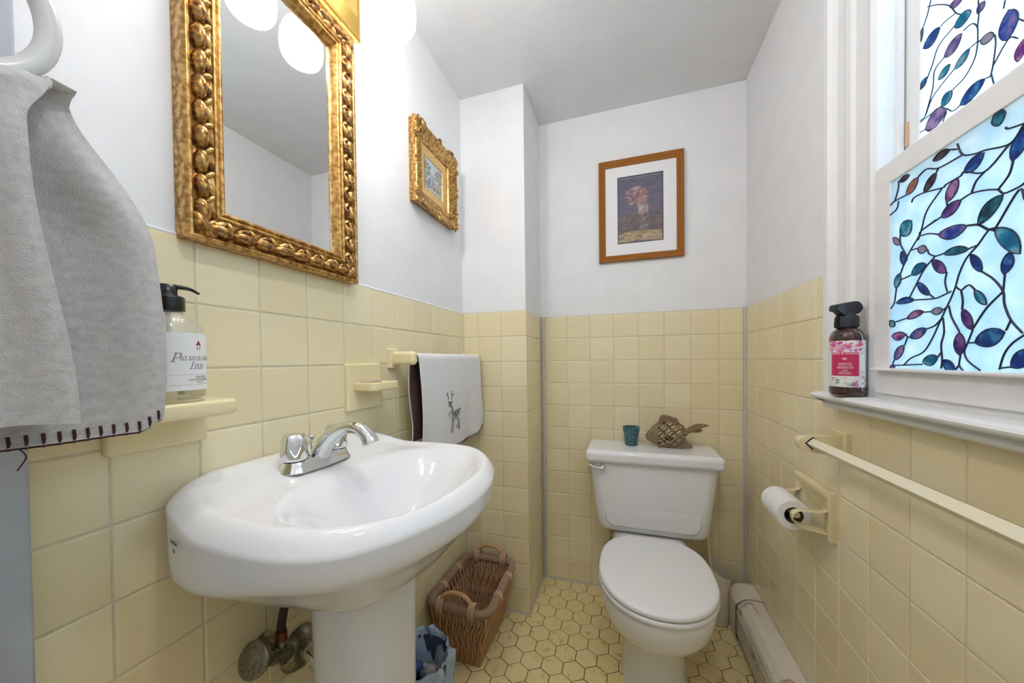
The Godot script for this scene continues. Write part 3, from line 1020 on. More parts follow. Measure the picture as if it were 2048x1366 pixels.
func make_faucet() -> void:
	var f := thing("faucet", Vector3(0.076, 0.883, 1.145), "chrome two handle faucet with short curved spout on the sink", "faucet")
	var base := Vector3(0.076, 0.8825, 1.145)
	var stadium := func(hl: float, hw: float, y: float, bulge: float) -> PackedVector3Array:
		var row := PackedVector3Array()
		for k in 56:
			var a := -TAU * k / 56.0
			var cz := hl - hw
			var z := (cz if sin(a) > 0.0 else -cz) + hw * sin(a)
			if absf(sin(a)) < 0.02:
				z = 0.0
			var x := hw * cos(a)
			x += signf(cos(a)) * bulge * exp(-pow(z / 0.022, 2.0))
			row.append(base + Vector3(x, y, z))
		return row
	var rows := []
	for r in [[0.080, 0.0285, 0.0, 0.004], [0.080, 0.0285, 0.0025, 0.004], [0.0775, 0.0265, 0.0045, 0.004], [0.0735, 0.0235, 0.013, 0.004], [0.071, 0.021, 0.0195, 0.004], [0.069, 0.019, 0.0215, 0.003], [0.04, 0.004, 0.0217, 0.0]]:
		rows.append(stadium.call(r[0], r[1], r[2], r[3]))
	var mb := MB.new()
	mb.grid(rows, true)
	part("base", mb, M.chrome, f)
	for sgn in [1.0, -1.0]:
		mb = MB.new()
		rows = []
		for r in [[0.021, 0.022, 0.0], [0.0235, 0.024, 0.0], [0.0245, 0.028, 0.012], [0.0225, 0.045, 0.07], [0.0195, 0.062, 0.12], [0.0165, 0.0705, 0.13], [0.0135, 0.0728, 0.1], [0.0, 0.0735, 0.0]]:
			var row := PackedVector3Array()
			for k in 48:
				var a := -TAU * k / 48.0 + 0.35
				var rad: float = r[0] * (1.0 + r[2] * cos(5.0 * a))
				row.append(base + Vector3(cos(a) * rad, r[1], 0.051 * sgn + sin(a) * rad))
			rows.append(row)
		mb.grid(rows, true)
		part("handle", mb, M.chrome, f)
	mb = MB.new()
	var path := smooth_path([base + Vector3(0.004, 0.004, 0), base + Vector3(0.016, 0.032, 0), base + Vector3(0.045, 0.063, 0), base + Vector3(0.08, 0.08, 0), base + Vector3(0.11, 0.078, 0), base + Vector3(0.131, 0.062, 0), base + Vector3(0.137, 0.05, 0)], 6)
	var rad := PackedFloat32Array()
	for i in path.size():
		rad.append(lerpf(0.0205, 0.0135, sm(0.0, 0.6, float(i) / path.size())) + 0.0025 * sm(0.7, 0.95, float(i) / path.size()))
	mb.tube(path, Array(rad), 20, true, false, 0.92)
	part("spout", mb, M.chrome, f)
	mb = MB.new()
	mb.tube(PackedVector3Array([base + Vector3(-0.014, 0.018, 0), base + Vector3(-0.014, 0.05, 0)]), 0.0022, 8)
	mb.lathe([Vector2(0.0, 0.0), Vector2(0.004, 0.0), Vector2(0.0075, 0.008), Vector2(0.0075, 0.012), Vector2(0.0, 0.013)], base + Vector3(-0.014, 0.048, 0), 16)
	part("lift_rod", mb, M.chrome, f)


func make_pipes() -> void:
	var p := thing("supply_valve", Vector3(0.0, 0.5, 1.215), "tarnished metal shutoff valve with handwheel and brown hose below the sink", "valve")
	var face_x := Basis(Vector3(0, -1, 0), Vector3(1, 0, 0), Vector3(0, 0, 1))
	var mb := MB.new()
	mb.lathe([Vector2(0.026, 0.0), Vector2(0.025, 0.003), Vector2(0.018, 0.008), Vector2(0.0, 0.01)], Vector3(0.0005, 0.532, 1.212), 28, face_x)
	part("wall_flange", mb, M.dull_metal, p)
	mb = MB.new()
	mb.tube(PackedVector3Array([Vector3(0.004, 0.532, 1.212), Vector3(0.062, 0.532, 1.212)]), 0.0105, 14)
	mb.tube(PackedVector3Array([Vector3(0.034, 0.532, 1.212), Vector3(0.066, 0.532, 1.212)]), 0.0165, 8)
	mb.tube(PackedVector3Array([Vector3(0.05, 0.53, 1.212), Vector3(0.05, 0.558, 1.211)]), 0.0115, 14)
	mb.tube(PackedVector3Array([Vector3(0.05, 0.536, 1.214), Vector3(0.052, 0.553, 1.252)]), 0.012, 12)
	mb.tube(PackedVector3Array([Vector3(0.05, 0.536, 1.224), Vector3(0.051, 0.546, 1.238)]), 0.0155, 6)
	part("valve_body", mb, M.dull_metal, p)
	mb = MB.new()
	var wheel := Basis(Quaternion(Vector3.UP, Vector3(0.10, 0.42, 0.9).normalized()))
	mb.lathe([Vector2(0.0, -0.006), Vector2(0.010, -0.006), Vector2(0.013, 0.0), Vector2(0.020, 0.003), Vector2(0.0265, -0.002), Vector2(0.030, 0.0), Vector2(0.030, 0.006), Vector2(0.0255, 0.009), Vector2(0.018, 0.007), Vector2(0.010, 0.012), Vector2(0.0, 0.013)], Vector3(0.053, 0.562, 1.262), 28, wheel)
	part("handwheel", mb, M.dull_metal, p)
	mb = MB.new()
	mb.tube(smooth_path([Vector3(0.05, 0.555, 1.211), Vector3(0.05, 0.59, 1.209), Vector3(0.054, 0.63, 1.2), Vector3(0.066, 0.68, 1.178), Vector3(0.076, 0.74, 1.165)], 6), 0.0078, 12)
	part("hose", mb, M.rubber, p)
	mb = MB.new()
	mb.tube(PackedVector3Array([Vector3(0.05, 0.556, 1.211), Vector3(0.05, 0.574, 1.2105)]), 0.0108, 6)
	part("hose_nut", mb, plain(srgb(120, 70, 48), 0.4, 0.6), p)
	var t := thing("drain_trap", Vector3(0.05, 0.4, 1.13), "dull metal drain pipe with domed wall flange behind the sink pedestal", "pipe")
	mb = MB.new()
	mb.lathe([Vector2(0.045, 0.0), Vector2(0.044, 0.006), Vector2(0.036, 0.018), Vector2(0.022, 0.026), Vector2(0.0, 0.028)], Vector3(0.0005, 0.468, 1.132), 32, face_x)
	part("wall_flange", mb, M.dull_metal, t)
	mb = MB.new()
	mb.tube(smooth_path([Vector3(0.0, 0.468, 1.132), Vector3(0.04, 0.466, 1.134), Vector3(0.075, 0.452, 1.138), Vector3(0.1, 0.42, 1.14), Vector3(0.13, 0.405, 1.14), Vector3(0.155, 0.44, 1.138), Vector3(0.16, 0.6, 1.138)], 6), 0.0165, 16)
	mb.tube(PackedVector3Array([Vector3(0.056, 0.462, 1.136), Vector3(0.074, 0.453, 1.138)]), 0.022, 8)
	part("pipe", mb, M.chrome, t)


# ---------------------------------------------------------------- toilet
func rounded_rect(x0: float, x1: float, z0: float, z1: float, r: float, y: float, k := 6) -> PackedVector3Array:
	var row := PackedVector3Array()
	for q in 4:
		var cx: float = [x1 - r, x1 - r, x0 + r, x0 + r][q]
		var cz: float = [z1 - r, z0 + r, z0 + r, z1 - r][q]
		for i in k + 1:
			var a: float = PI / 2 - PI / 2 * q - PI / 2 * i / k
			row.append(Vector3(cx + r * cos(a), y, cz + r * sin(a)))
	return row


func egg(k: int, n: int) -> Vector2:
	# seat outline: x across, z along, seen from above; back at z = 0, front at z = 1
	var a := -TAU * k / n
	var s := sin(a)
	var z := 0.53 + (0.47 if s > 0.0 else 0.53) * (signf(s) * pow(absf(s), 1.0 if s > 0.0 else 0.62))
	var w := cos(a)
	if s < 0.0:
		w = signf(w) * pow(absf(w), 0.62) * (1.0 - 0.10 * pow(absf(s), 2.0))
	else:
		w = signf(w) * pow(absf(w), 0.94)
	return Vector2(w, z)


func seat_ring(scale: float, y: float, back: float, cx := 0.775, hw := 0.174, z0 := 0.305, z1 := 0.732) -> PackedVector3Array:
	var row := PackedVector3Array()
	for k in 96:
		var e := egg(k, 96)
		var z := z0 + (z1 - z0) * e.y
		var mid := (z0 + z1) / 2
		row.append(Vector3(cx + e.x * hw * scale, y, mid + (z - mid) * scale + back))
	return row


func make_toilet() -> void:
	var t := thing("toilet", Vector3(0.78, 0, 0.4), "white two piece toilet with closed lid and tank against the yellow tiles", "toilet")
	var mb := MB.new()
	var rows := []
	var flat := rounded_rect(0.70, 0.86, 0.06, 0.16, 0.04, 0.362)
	rows.append(flat)
	for r in [[0.362, 0.045, 0.038], [0.366, 0.022, 0.02], [0.376, 0.008, 0.007], [0.392, 0.001, 0.001], [0.45, 0.0, 0.0], [0.55, 0.0, 0.0], [0.66, 0.0, 0.0]]:
		var u: float = (r[0] - 0.362) / 0.3
		var hw := lerpf(0.213, 0.248, u)
		rows.append(rounded_rect(0.787 - hw + r[1], 0.787 + hw - r[1], 0.018, lerpf(0.196, 0.21, u) - r[2], 0.042 - r[2] * 0.4, r[0]))
	mb.grid(rows, true)
	# the raised front panel of the tank
	var panel := PackedVector2Array()
	for p in rounded_rect(0.787 - 0.178, 0.787 + 0.178, -0.655, -0.395, 0.035, 0.0):
		var wide := lerpf(1.0, 1.17, (-p.z - 0.395) / 0.26)
		panel.append(Vector2(0.787 + (p.x - 0.787) * wide, -p.z))
	if Geometry2D.is_polygon_clockwise(panel):
		panel.reverse()
	mb.prism(panel, Transform3D(Basis(Vector3.RIGHT, -0.047), Vector3(0, 0.0, 0.0)).translated(Vector3(0, 0.0, 0.216)), 0.008, 0.006)
	var tank := part("tank", mb, M.china, t)
	mb = MB.new()
	mb.rbox(Vector3(0.787, 0.687, 0.121), Vector3(0.522, 0.054, 0.222), 0.02, 4)
	part("tank_lid", mb, M.china, t)
	mb = MB.new()
	mb.lathe([Vector2(0.0, 0.0), Vector2(0.014, 0.0), Vector2(0.014, 0.003), Vector2(0.011, 0.009), Vector2(0.006, 0.012), Vector2(0.0, 0.0125)], Vector3(0.596, 0.640, 0.2145), 20, Basis(Vector3.RIGHT, PI / 2))
	var lever := smooth_path([Vector3(0.597, 0.640, 0.224), Vector3(0.58, 0.642, 0.229), Vector3(0.558, 0.646, 0.230), Vector3(0.541, 0.654, 0.229)], 5)
	mb.tube(lever, [0.0085, 0.008, 0.0072, 0.0062, 0.0054, 0.005, 0.005, 0.005, 0.005, 0.005, 0.005, 0.0052, 0.0055, 0.006, 0.0058, 0.004], 12)
	part("flush_lever", mb, M.chrome, tank)
	# bowl and foot
	mb = MB.new()
	rows = []
	for r in [[0.0, 0.60, -0.10], [0.02, 0.595, -0.10], [0.05, 0.565, -0.098], [0.12, 0.545, -0.095], [0.17, 0.56, -0.09], [0.2, 0.60, -0.078], [0.225, 0.68, -0.056], [0.25, 0.775, -0.032], [0.28, 0.86, -0.014], [0.31, 0.915, -0.004], [0.345, 0.955, 0.0], [0.372, 0.97, 0.0], [0.382, 0.96, 0.0], [0.385, 0.94, 0.0]]:
		rows.append(seat_ring(r[1], r[0], r[2]))
	mb.grid(rows, true)
	mb.rbox(Vector3(0.78, 0.29, 0.205), Vector3(0.3, 0.14, 0.27), 0.05, 3)
	mb.rbox(Vector3(0.78, 0.12, 0.22), Vector3(0.17, 0.24, 0.27), 0.05, 3)
	part("bowl", mb, M.china, t)
	mb = MB.new()
	mb.grid([seat_ring(0.93, 0.3855, 0.0), seat_ring(0.985, 0.3855, 0.0), seat_ring(1.0, 0.389, 0.0), seat_ring(1.004, 0.393, 0.0), seat_ring(1.0, 0.398, 0.0), seat_ring(0.985, 0.401, 0.0), seat_ring(0.9, 0.401, 0.0)], true)
	part("seat", mb, M.seat, t)
	mb = MB.new()
	mb.grid([seat_ring(0.9, 0.4025, 0.0), seat_ring(0.975, 0.4025, 0.0), seat_ring(0.992, 0.405, 0.0), seat_ring(0.998, 0.4095, 0.0), seat_ring(0.994, 0.4145, 0.0), seat_ring(0.978, 0.4185, 0.0), seat_ring(0.95, 0.4205, 0.0), seat_ring(0.88, 0.4215, 0.0), seat_ring(0.5, 0.424, 0.0), seat_ring(0.0, 0.4255, 0.0)], true)
	var lid := part("seat_lid", mb, M.seat, t)
	for x in [0.705, 0.845]:
		mb = MB.new()
		mb.rbox(Vector3(x, 0.402, 0.315), Vector3(0.045, 0.03, 0.03), 0.01)
		part("hinge", mb, M.seat, lid)
	mb = MB.new()
	mb.tube(smooth_path([Vector3(0.64, 0.37, 0.1), Vector3(0.636, 0.33, 0.1), Vector3(0.62, 0.27, 0.08), Vector3(0.60, 0.2, 0.03), Vector3(0.60, 0.16, 0.005)], 5), 0.006, 10)
	mb.tube(PackedVector3Array([Vector3(0.64, 0.372, 0.1), Vector3(0.639, 0.345, 0.1)]), 0.014, 8)
	part("supply_hose", mb, M.dull_metal, t)


func make_cup() -> void:
	var glaze := mottled([[0.0, srgb(16, 34, 42)], [0.42, srgb(34, 72, 84)], [0.55, srgb(76, 136, 146)], [1.0, srgb(150, 192, 196)]], 0.05, 11.0, 0.3, 0.0, 0.5, 61, 4)
	relief(glaze, 0.045, 0.5, 3, 61)
	var c := thing("ceramic_cup", Vector3(0.712, 0.714, 0.095), "small teal patterned ceramic cup on the toilet tank", "cup")
	var mb := MB.new()
	mb.lathe([Vector2(0.0, 0.0), Vector2(0.024, 0.0), Vector2(0.0262, 0.002), Vector2(0.0268, 0.008), Vector2(0.031, 0.056), Vector2(0.0345, 0.062), Vector2(0.0352, 0.078), Vector2(0.034, 0.0805), Vector2(0.0322, 0.079), Vector2(0.031, 0.06), Vector2(0.025, 0.01), Vector2(0.0, 0.008)], Vector3(0.712, 0.714, 0.095), 36)
	part("body", mb, glaze, c)


func fish_fin(f: Node3D, clay: Material, called: String, pts: Array, at: Vector3, turn: Basis, thick: float) -> void:
	var poly := smooth_path2(pts, 4)
	if Geometry2D.is_polygon_clockwise(poly):
		poly.reverse()
	var m := MB.new()
	m.prism(poly, Transform3D(turn, at - turn.z * thick / 2), thick, 0.0015)
	part(called, m, clay, f)


func make_fish() -> void:
	var clay := mottled([[0.0, srgb(112, 92, 68)], [0.5, srgb(152, 128, 98)], [1.0, srgb(188, 166, 132)]], 0.06, 12.0, 0.55, 0.0, 0.4, 63)
	relief(clay, 0.1, 0.3, 3, 64)
	var inner := plain(srgb(66, 50, 36), 0.8)
	var o := Vector3(0.866, 0.7715, 0.098)
	var f := thing("fish_ornament", Vector3(0.86, 0.714, 0.098), "brown openwork clay fish ornament on the toilet tank", "ornament")
	var rx := 0.066
	var ry := 0.057
	var rz := 0.042
	# the lattice of the body
	var mb := MB.new()
	for fam in [-1.0, 1.0]:
		for k in 8:
			var path := PackedVector3Array()
			for i in 27:
				var u := lerpf(0.66, PI - 0.4, i / 26.0)
				var a: float = TAU * k / 8.0 + fam * (u - 0.6) * 1.15
				var wob := 1.0 + 0.02 * sin(u * 9.0 + k)
				path.append(o + Vector3(-cos(u) * rx, sin(u) * cos(a) * ry * wob, sin(u) * sin(a) * rz * wob))
			mb.tube(path, 0.0029, 6)
	part("lattice_body", mb, clay, f)
	# head
	mb = MB.new()
	var rows := []
	for r in [[-0.096, 0.0, 0.0], [-0.095, 0.008, 0.007], [-0.09, 0.016, 0.014], [-0.078, 0.026, 0.022], [-0.066, 0.037, 0.029], [-0.053, 0.046, 0.0345], [-0.0475, 0.0475, 0.0355], [-0.0475, 0.044, 0.033], [-0.058, 0.035, 0.026], [-0.074, 0.022, 0.018], [-0.074, 0.0, 0.0]]:
		var row := PackedVector3Array()
		for k in 24:
			var a := TAU * k / 24.0
			row.append(o + Vector3(r[0], cos(a) * r[1] - 0.014 * sm(-0.04, -0.096, r[0]), sin(a) * r[2]))
		rows.append(row)
	mb.grid(rows, true)
	var head := part("head", mb, clay, f)
	for s in [-1.0, 1.0]:
		mb = MB.new()
		mb.lathe([Vector2(0.0052, -0.003), Vector2(0.0052, 0.0), Vector2(0.0036, 0.0025), Vector2(0.0, 0.0035)], o + Vector3(-0.072, 0.006, s * 0.0255), 12, Basis(Vector3.RIGHT, s * PI / 2))
		part("eye", mb, clay, head)
	# fins: outlines thickened, in the plane of the fish
	fish_fin(f, clay, "dorsal_fin", [Vector2(-0.042, 0.038), Vector2(-0.04, 0.062), Vector2(-0.032, 0.078), Vector2(-0.012, 0.079), Vector2(0.012, 0.072), Vector2(0.032, 0.064), Vector2(0.03, 0.046), Vector2(0.0, 0.053)], o, Basis(), 0.009)
	mb = MB.new()
	mb.tube(smooth_path([o + Vector3(0.05, 0.006, 0), o + Vector3(0.066, 0.012, 0), o + Vector3(0.08, 0.02, 0)], 4), [0.026, 0.025, 0.023, 0.02, 0.017, 0.015, 0.013, 0.0115, 0.009], 16, true, false, 0.7)
	part("tail_root", mb, clay, f)
	fish_fin(f, clay, "tail_fin", [Vector2(0.064, 0.022), Vector2(0.078, 0.036), Vector2(0.1, 0.048), Vector2(0.125, 0.05), Vector2(0.146, 0.045), Vector2(0.13, 0.036), Vector2(0.108, 0.026), Vector2(0.088, 0.014), Vector2(0.072, 0.008)], o, Basis(Vector3.UP, -0.12), 0.009)
	fish_fin(f, clay, "tail_fin", [Vector2(0.078, 0.016), Vector2(0.096, 0.026), Vector2(0.118, 0.025), Vector2(0.131, 0.018), Vector2(0.118, 0.01), Vector2(0.095, 0.008)], o, Basis(Vector3.UP, 0.14), 0.008)
	fish_fin(f, clay, "belly_fin", [Vector2(0.03, -0.036), Vector2(0.05, -0.022), Vector2(0.062, -0.02), Vector2(0.08, -0.038), Vector2(0.088, -0.053), Vector2(0.06, -0.056), Vector2(0.034, -0.052)], o + Vector3(0, 0, 0.02), Basis(Vector3.UP, 0.2), 0.008)
	for x in [-0.042, 0.046]:
		for s in [-1.0, 1.0]:
			mb = MB.new()
			mb.tube(PackedVector3Array([o + Vector3(x * 0.8, -0.042, s * 0.014), o + Vector3(x, -0.0573, s * 0.019)]), [0.006, 0.0035], 8)
			part("leg", mb, clay, f)
	mb = MB.new()
	mb.lathe([Vector2(0.0, -0.03), Vector2(0.012, -0.028), Vector2(0.02, -0.018), Vector2(0.0, -0.017)], o, 16)
	part("inner_dish", mb, inner, f)


func make_brush() -> void:
	var plastic := plain(srgb(218, 206, 186), 0.4)
	var b := thing("toilet_brush_holder", Vector3(1.047, 0, 0.085), "beige plastic toilet brush holder with slanted mouth beside the toilet", "brush holder")
	var at := Vector3(1.047, 0.001, 0.085)
	var rows := []
	for p in [[0.0, 0.0, 0.0], [0.038, 0.0, 0.0], [0.04, 0.004, 0.0], [0.0435, 0.12, 0.0], [0.0485, 0.222, 1.0], [0.0475, 0.225, 1.0], [0.046, 0.222, 1.0], [0.041, 0.1, 0.0], [0.0, 0.02, 0.0]]:
		var row := PackedVector3Array()
		for k in 40:
			var a := -TAU * k / 40.0
			row.append(at + Vector3(cos(a) * p[0], p[1] + p[2] * (-0.026 * cos(a) - 0.012 * sin(a)), sin(a) * p[0]))
		rows.append(row)
	var mb := MB.new()
	mb.grid(rows, true)
	part("holder", mb, plastic, b)
	var t := thing("toilet_brush", Vector3(1.035, 0.02, 0.08), "thin cream handled toilet brush standing in its beige holder", "brush")
	mb = MB.new()
	mb.tube(PackedVector3Array([Vector3(1.037, 0.1, 0.078), Vector3(1.022, 0.25, 0.07), Vector3(1.013, 0.36, 0.062)]), 0.0055, 10)
	part("handle", mb, M.cream, t)
	mb = MB.new()
	mb.lathe([Vector2(0.0, 0.024), Vector2(0.026, 0.03), Vector2(0.03, 0.06), Vector2(0.022, 0.1), Vector2(0.0, 0.105)], Vector3(1.042, 0.0, 0.082), 18)
	part("bristles", mb, M.paper, t)


# ---------------------------------------------------------------- mirror, lamp, pictures
const WALL_U := Vector3(0, 0, -1)  # along the sink wall, to the right for someone facing it


func lump(l: float, w: float, h: float, tip := 0.0, k := 10) -> MB:
	# a carved half-egg lying along x, flat side down on z = 0; tip > 0 draws one end to a point
	var mb := MB.new()
	var rows := []
	for j in 6:
		var up := PI / 2 * j / 5.0
		var row := PackedVector3Array()
		for i in k * 2:
			var a := TAU * i / (k * 2.0)
			var x := cos(a) * cos(up)
			var y := sin(a) * cos(up)
			y *= 1.0 - tip * sm(0.0, 1.0, x)
			row.append(Vector3(x * l / 2, y * w / 2, sin(up) * h * (1.0 - 0.45 * tip * sm(-0.2, 1.0, x))))
		rows.append(row)
	mb.grid(rows, true)
	return mb


func make_mirror() -> void:
	var cz := (0.957 + 1.334) / 2
	var cy := (1.296 + 1.926) / 2
	var w := 0.377
	var h := 0.63
	var o := Vector3(-0.002, cy, cz)
	var m := thing("wall_mirror", Vector3(0, 1.296, cz), "large mirror in carved antique gold frame above the sink", "mirror")
	var mb := MB.new()
	mb.frame(o, WALL_U, Vector3.UP, Vector3.RIGHT, w, h, [Vector2(0, 0), Vector2(0, 0.024)])
	part("frame_side", mb, M.gold, m)
	mb = MB.new()
	mb.frame(o, WALL_U, Vector3.UP, Vector3.RIGHT, w, h, [Vector2(0.0, 0.024), Vector2(0.002, 0.029), Vector2(0.006, 0.031), Vector2(0.0095, 0.029), Vector2(0.011, 0.024), Vector2(0.013, 0.022), Vector2(0.042, 0.021), Vector2(0.044, 0.027)])
	mb.frame(o, WALL_U, Vector3.UP, Vector3.RIGHT, w, h, [Vector2(0.044, 0.027), Vector2(0.046, 0.029), Vector2(0.049, 0.0285), Vector2(0.0505, 0.024), Vector2(0.052, 0.0235), Vector2(0.0535, 0.027), Vector2(0.057, 0.0275), Vector2(0.0595, 0.024), Vector2(0.061, 0.02), Vector2(0.064, 0.0155), Vector2(0.0645, 0.008)])
	var rail := part("frame", mb, M.gold, m)
	mb = MB.new()
	mb.quad(o + Vector3(0.0095, -h / 2 + 0.06, w / 2 - 0.06), o + Vector3(0.0095, -h / 2 + 0.06, -w / 2 + 0.06), o + Vector3(0.0095, h / 2 - 0.06, -w / 2 + 0.06), o + Vector3(0.0095, h / 2 - 0.06, w / 2 - 0.06))
	part("glass", mb, M.mirror, m)
	mb = MB.new()
	mb.box(o + Vector3(0.002, -h / 2 + 0.004, -w / 2 + 0.004), o + Vector3(0.009, h / 2 - 0.004, w / 2 - 0.004))
	part("backing", mb, M.dark, m)
	# the carving: a run of rounded lobes along the outer half, curling leaves along the inner half
	var lobe := lump(0.047, 0.024, 0.017).mesh()
	var leaf := lump(0.04, 0.015, 0.011, 0.85).mesh()
	var curl := lump(0.025, 0.011, 0.010, 0.6).mesh()
	for s in 4:
		var ux: Vector3 = [WALL_U, Vector3.UP, -WALL_U, Vector3.DOWN][s]
		var uy := Vector3.RIGHT.cross(ux)
		var half: float = (w if s % 2 == 0 else h) / 2
		var rise: float = (h if s % 2 == 0 else w) / 2
		var n := roundi((half * 2 - 0.044) / 0.043)
		for k in n:
			var along := lerpf(-half + 0.03, half - 0.03, (k + 0.5) / n)
			var at := o + ux * along + Vector3.RIGHT * 0.0215 - m.position
			var b := Basis(ux, uy, Vector3.RIGHT)
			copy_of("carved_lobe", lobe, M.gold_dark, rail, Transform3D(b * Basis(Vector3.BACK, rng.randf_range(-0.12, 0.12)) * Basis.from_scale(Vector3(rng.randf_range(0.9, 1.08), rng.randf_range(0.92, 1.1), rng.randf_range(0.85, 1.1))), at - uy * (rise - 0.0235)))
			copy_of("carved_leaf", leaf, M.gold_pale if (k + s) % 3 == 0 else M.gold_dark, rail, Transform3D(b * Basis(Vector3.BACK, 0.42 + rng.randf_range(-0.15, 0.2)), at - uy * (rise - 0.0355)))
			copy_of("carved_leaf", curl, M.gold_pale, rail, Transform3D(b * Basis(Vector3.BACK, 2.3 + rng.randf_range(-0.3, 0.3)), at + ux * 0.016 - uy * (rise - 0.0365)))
		for e in [-1.0, 1.0]:
			copy_of("carved_lobe", lobe, M.gold_dark, rail, Transform3D(Basis(ux, uy, Vector3.RIGHT) * Basis(Vector3.BACK, e * 0.5), o + ux * e * (half - 0.026) - uy * (rise - 0.022) + Vector3.RIGHT * 0.0215 - m.position))


func make_vanity_light() -> void:
	var cz := 1.137
	var l := thing("vanity_light", Vector3(0, 1.957, cz), "gold wall lamp bar with three ribbed glass shades above the mirror", "lamp")
	var o := Vector3(-0.002, 2.027, cz)
	var mb := MB.new()
	mb.frame(o, WALL_U, Vector3.UP, Vector3.RIGHT, 0.446, 0.14, [Vector2(0, 0), Vector2(0, 0.01), Vector2(0.004, 0.014), Vector2(0.008, 0.014), Vector2(0.01, 0.012), Vector2(0.03, 0.026), Vector2(0.032, 0.03), Vector2(0.036, 0.031), Vector2(0.039, 0.028), Vector2(0.07, 0.028)])
	part("back_plate", mb, M.brass, l)
	var glow := plain(srgb(250, 250, 248), 0.3)
	glow.emission_enabled = true
	glow.emission = Color(1.0, 0.985, 0.96)
	glow.emission_energy_multiplier = 0.6
	for k in 3:
		var c := Vector3(0.155, 1.905, 0.966 + 0.137 * k)
		mb = MB.new()
		mb.tube(smooth_path([Vector3(0.02, 2.05, c.z), Vector3(0.08, 2.065, c.z), Vector3(0.14, 2.065, c.z), Vector3(0.155, 2.04, c.z)], 6), 0.009, 12)
		mb.lathe([Vector2(0.0, 0.1), Vector2(0.026, 0.1), Vector2(0.027, 0.125), Vector2(0.018, 0.138), Vector2(0.0, 0.14)], c, 24)
		part("arm", mb, M.brass, l)
		# ribbed glass shade, open below with a rolled-in lip
		var rows := []
		for p in [[0.022, 0.112, 0.0], [0.03, 0.106, 0.2], [0.042, 0.09, 0.6], [0.05, 0.066, 1.0], [0.0525, 0.04, 1.0], [0.05, 0.018, 1.0], [0.043, 0.004, 1.0], [0.034, -0.002, 0.8], [0.026, 0.0005, 0.3], [0.024, 0.004, 0.0]]:
			var row := PackedVector3Array()
			for i in 120:
				var a := TAU * i / 120.0
				var r: float = p[0] * (1.0 + 0.014 * p[2] * cos(a * 24.0))
				row.append(c + Vector3(cos(a) * r, p[1], sin(a) * r))
			rows.append(row)
		mb = MB.new()
		mb.grid(rows, true)
		part("lamp_shade", mb, glow, l).set_meta("label", "ribbed white glass lamp shade, lit")
		var lamp := OmniLight3D.new()
		lamp.name = "bulb_light"
		lamp.position = c + Vector3(0, 0.05, 0) - l.position
		lamp.light_color = Color(0.99, 0.985, 0.985)
		lamp.light_energy = LAMP
		lamp.light_size = 0.045
		lamp.omni_range = 6.0
		lamp.omni_attenuation = 2.0
		lamp.shadow_enabled = true
		l.add_child(lamp, true)
	# an added fill lamp, out of view, that brightens the lower room
	var at := Vector3(0.74, H, 1.52)
	var g := thing("added_fill_lamp", at, "added round opal fill lamp on the ceiling, out of view", "lamp")
	mb = MB.new()
	mb.lathe([Vector2(0.0, -0.1), Vector2(0.05, -0.096), Vector2(0.1, -0.078), Vector2(0.13, -0.045), Vector2(0.138, -0.012)], at, 40)
	part("added_lamp_globe", mb, glow, g)
	mb = MB.new()
	mb.lathe([Vector2(0.14, -0.02), Vector2(0.148, -0.018), Vector2(0.15, -0.001), Vector2(0.0, -0.001)], at, 40)
	part("added_lamp_cup", mb, M.brass, g)
	var bulb := OmniLight3D.new()
	bulb.name = "added_fill_bulb"
	bulb.position = Vector3(0, -0.06, 0)
	bulb.light_color = Color(0.99, 0.985, 0.985)
	bulb.light_energy = FILL
	bulb.light_size = 0.035
	bulb.omni_range = 8.0
	bulb.omni_attenuation = 2.0
	bulb.shadow_enabled = true
	g.add_child(bulb, true)


func canvas(w: int, h: int, bottom: Color) -> Image:
	var im := Image.create(w, h, false, Image.FORMAT_RGB8)
	im.fill(bottom)
	return im


func dab(im: Image, x: float, y: float, rx: float, ry: float, c: Color, soft := 0.5) -> void:
	for j in range(maxi(0, int(y - ry)), mini(im.get_height(), int(y + ry) + 1)):
		for i in range(maxi(0, int(x - rx)), mini(im.get_width(), int(x + rx) + 1)):
			var d := Vector2((i - x) / rx, (j - y) / ry).length()
			if d < 1.0:
				im.set_pixel(i, j, im.get_pixel(i, j).lerp(c, soft * minf(1.0, (1.0 - d) * 2.5)))


func picture_material(im: Image, rough: float) -> StandardMaterial3D:
	var m := plain(Color.WHITE, rough)
	m.albedo_texture = ImageTexture.create_from_image(im)
	return m


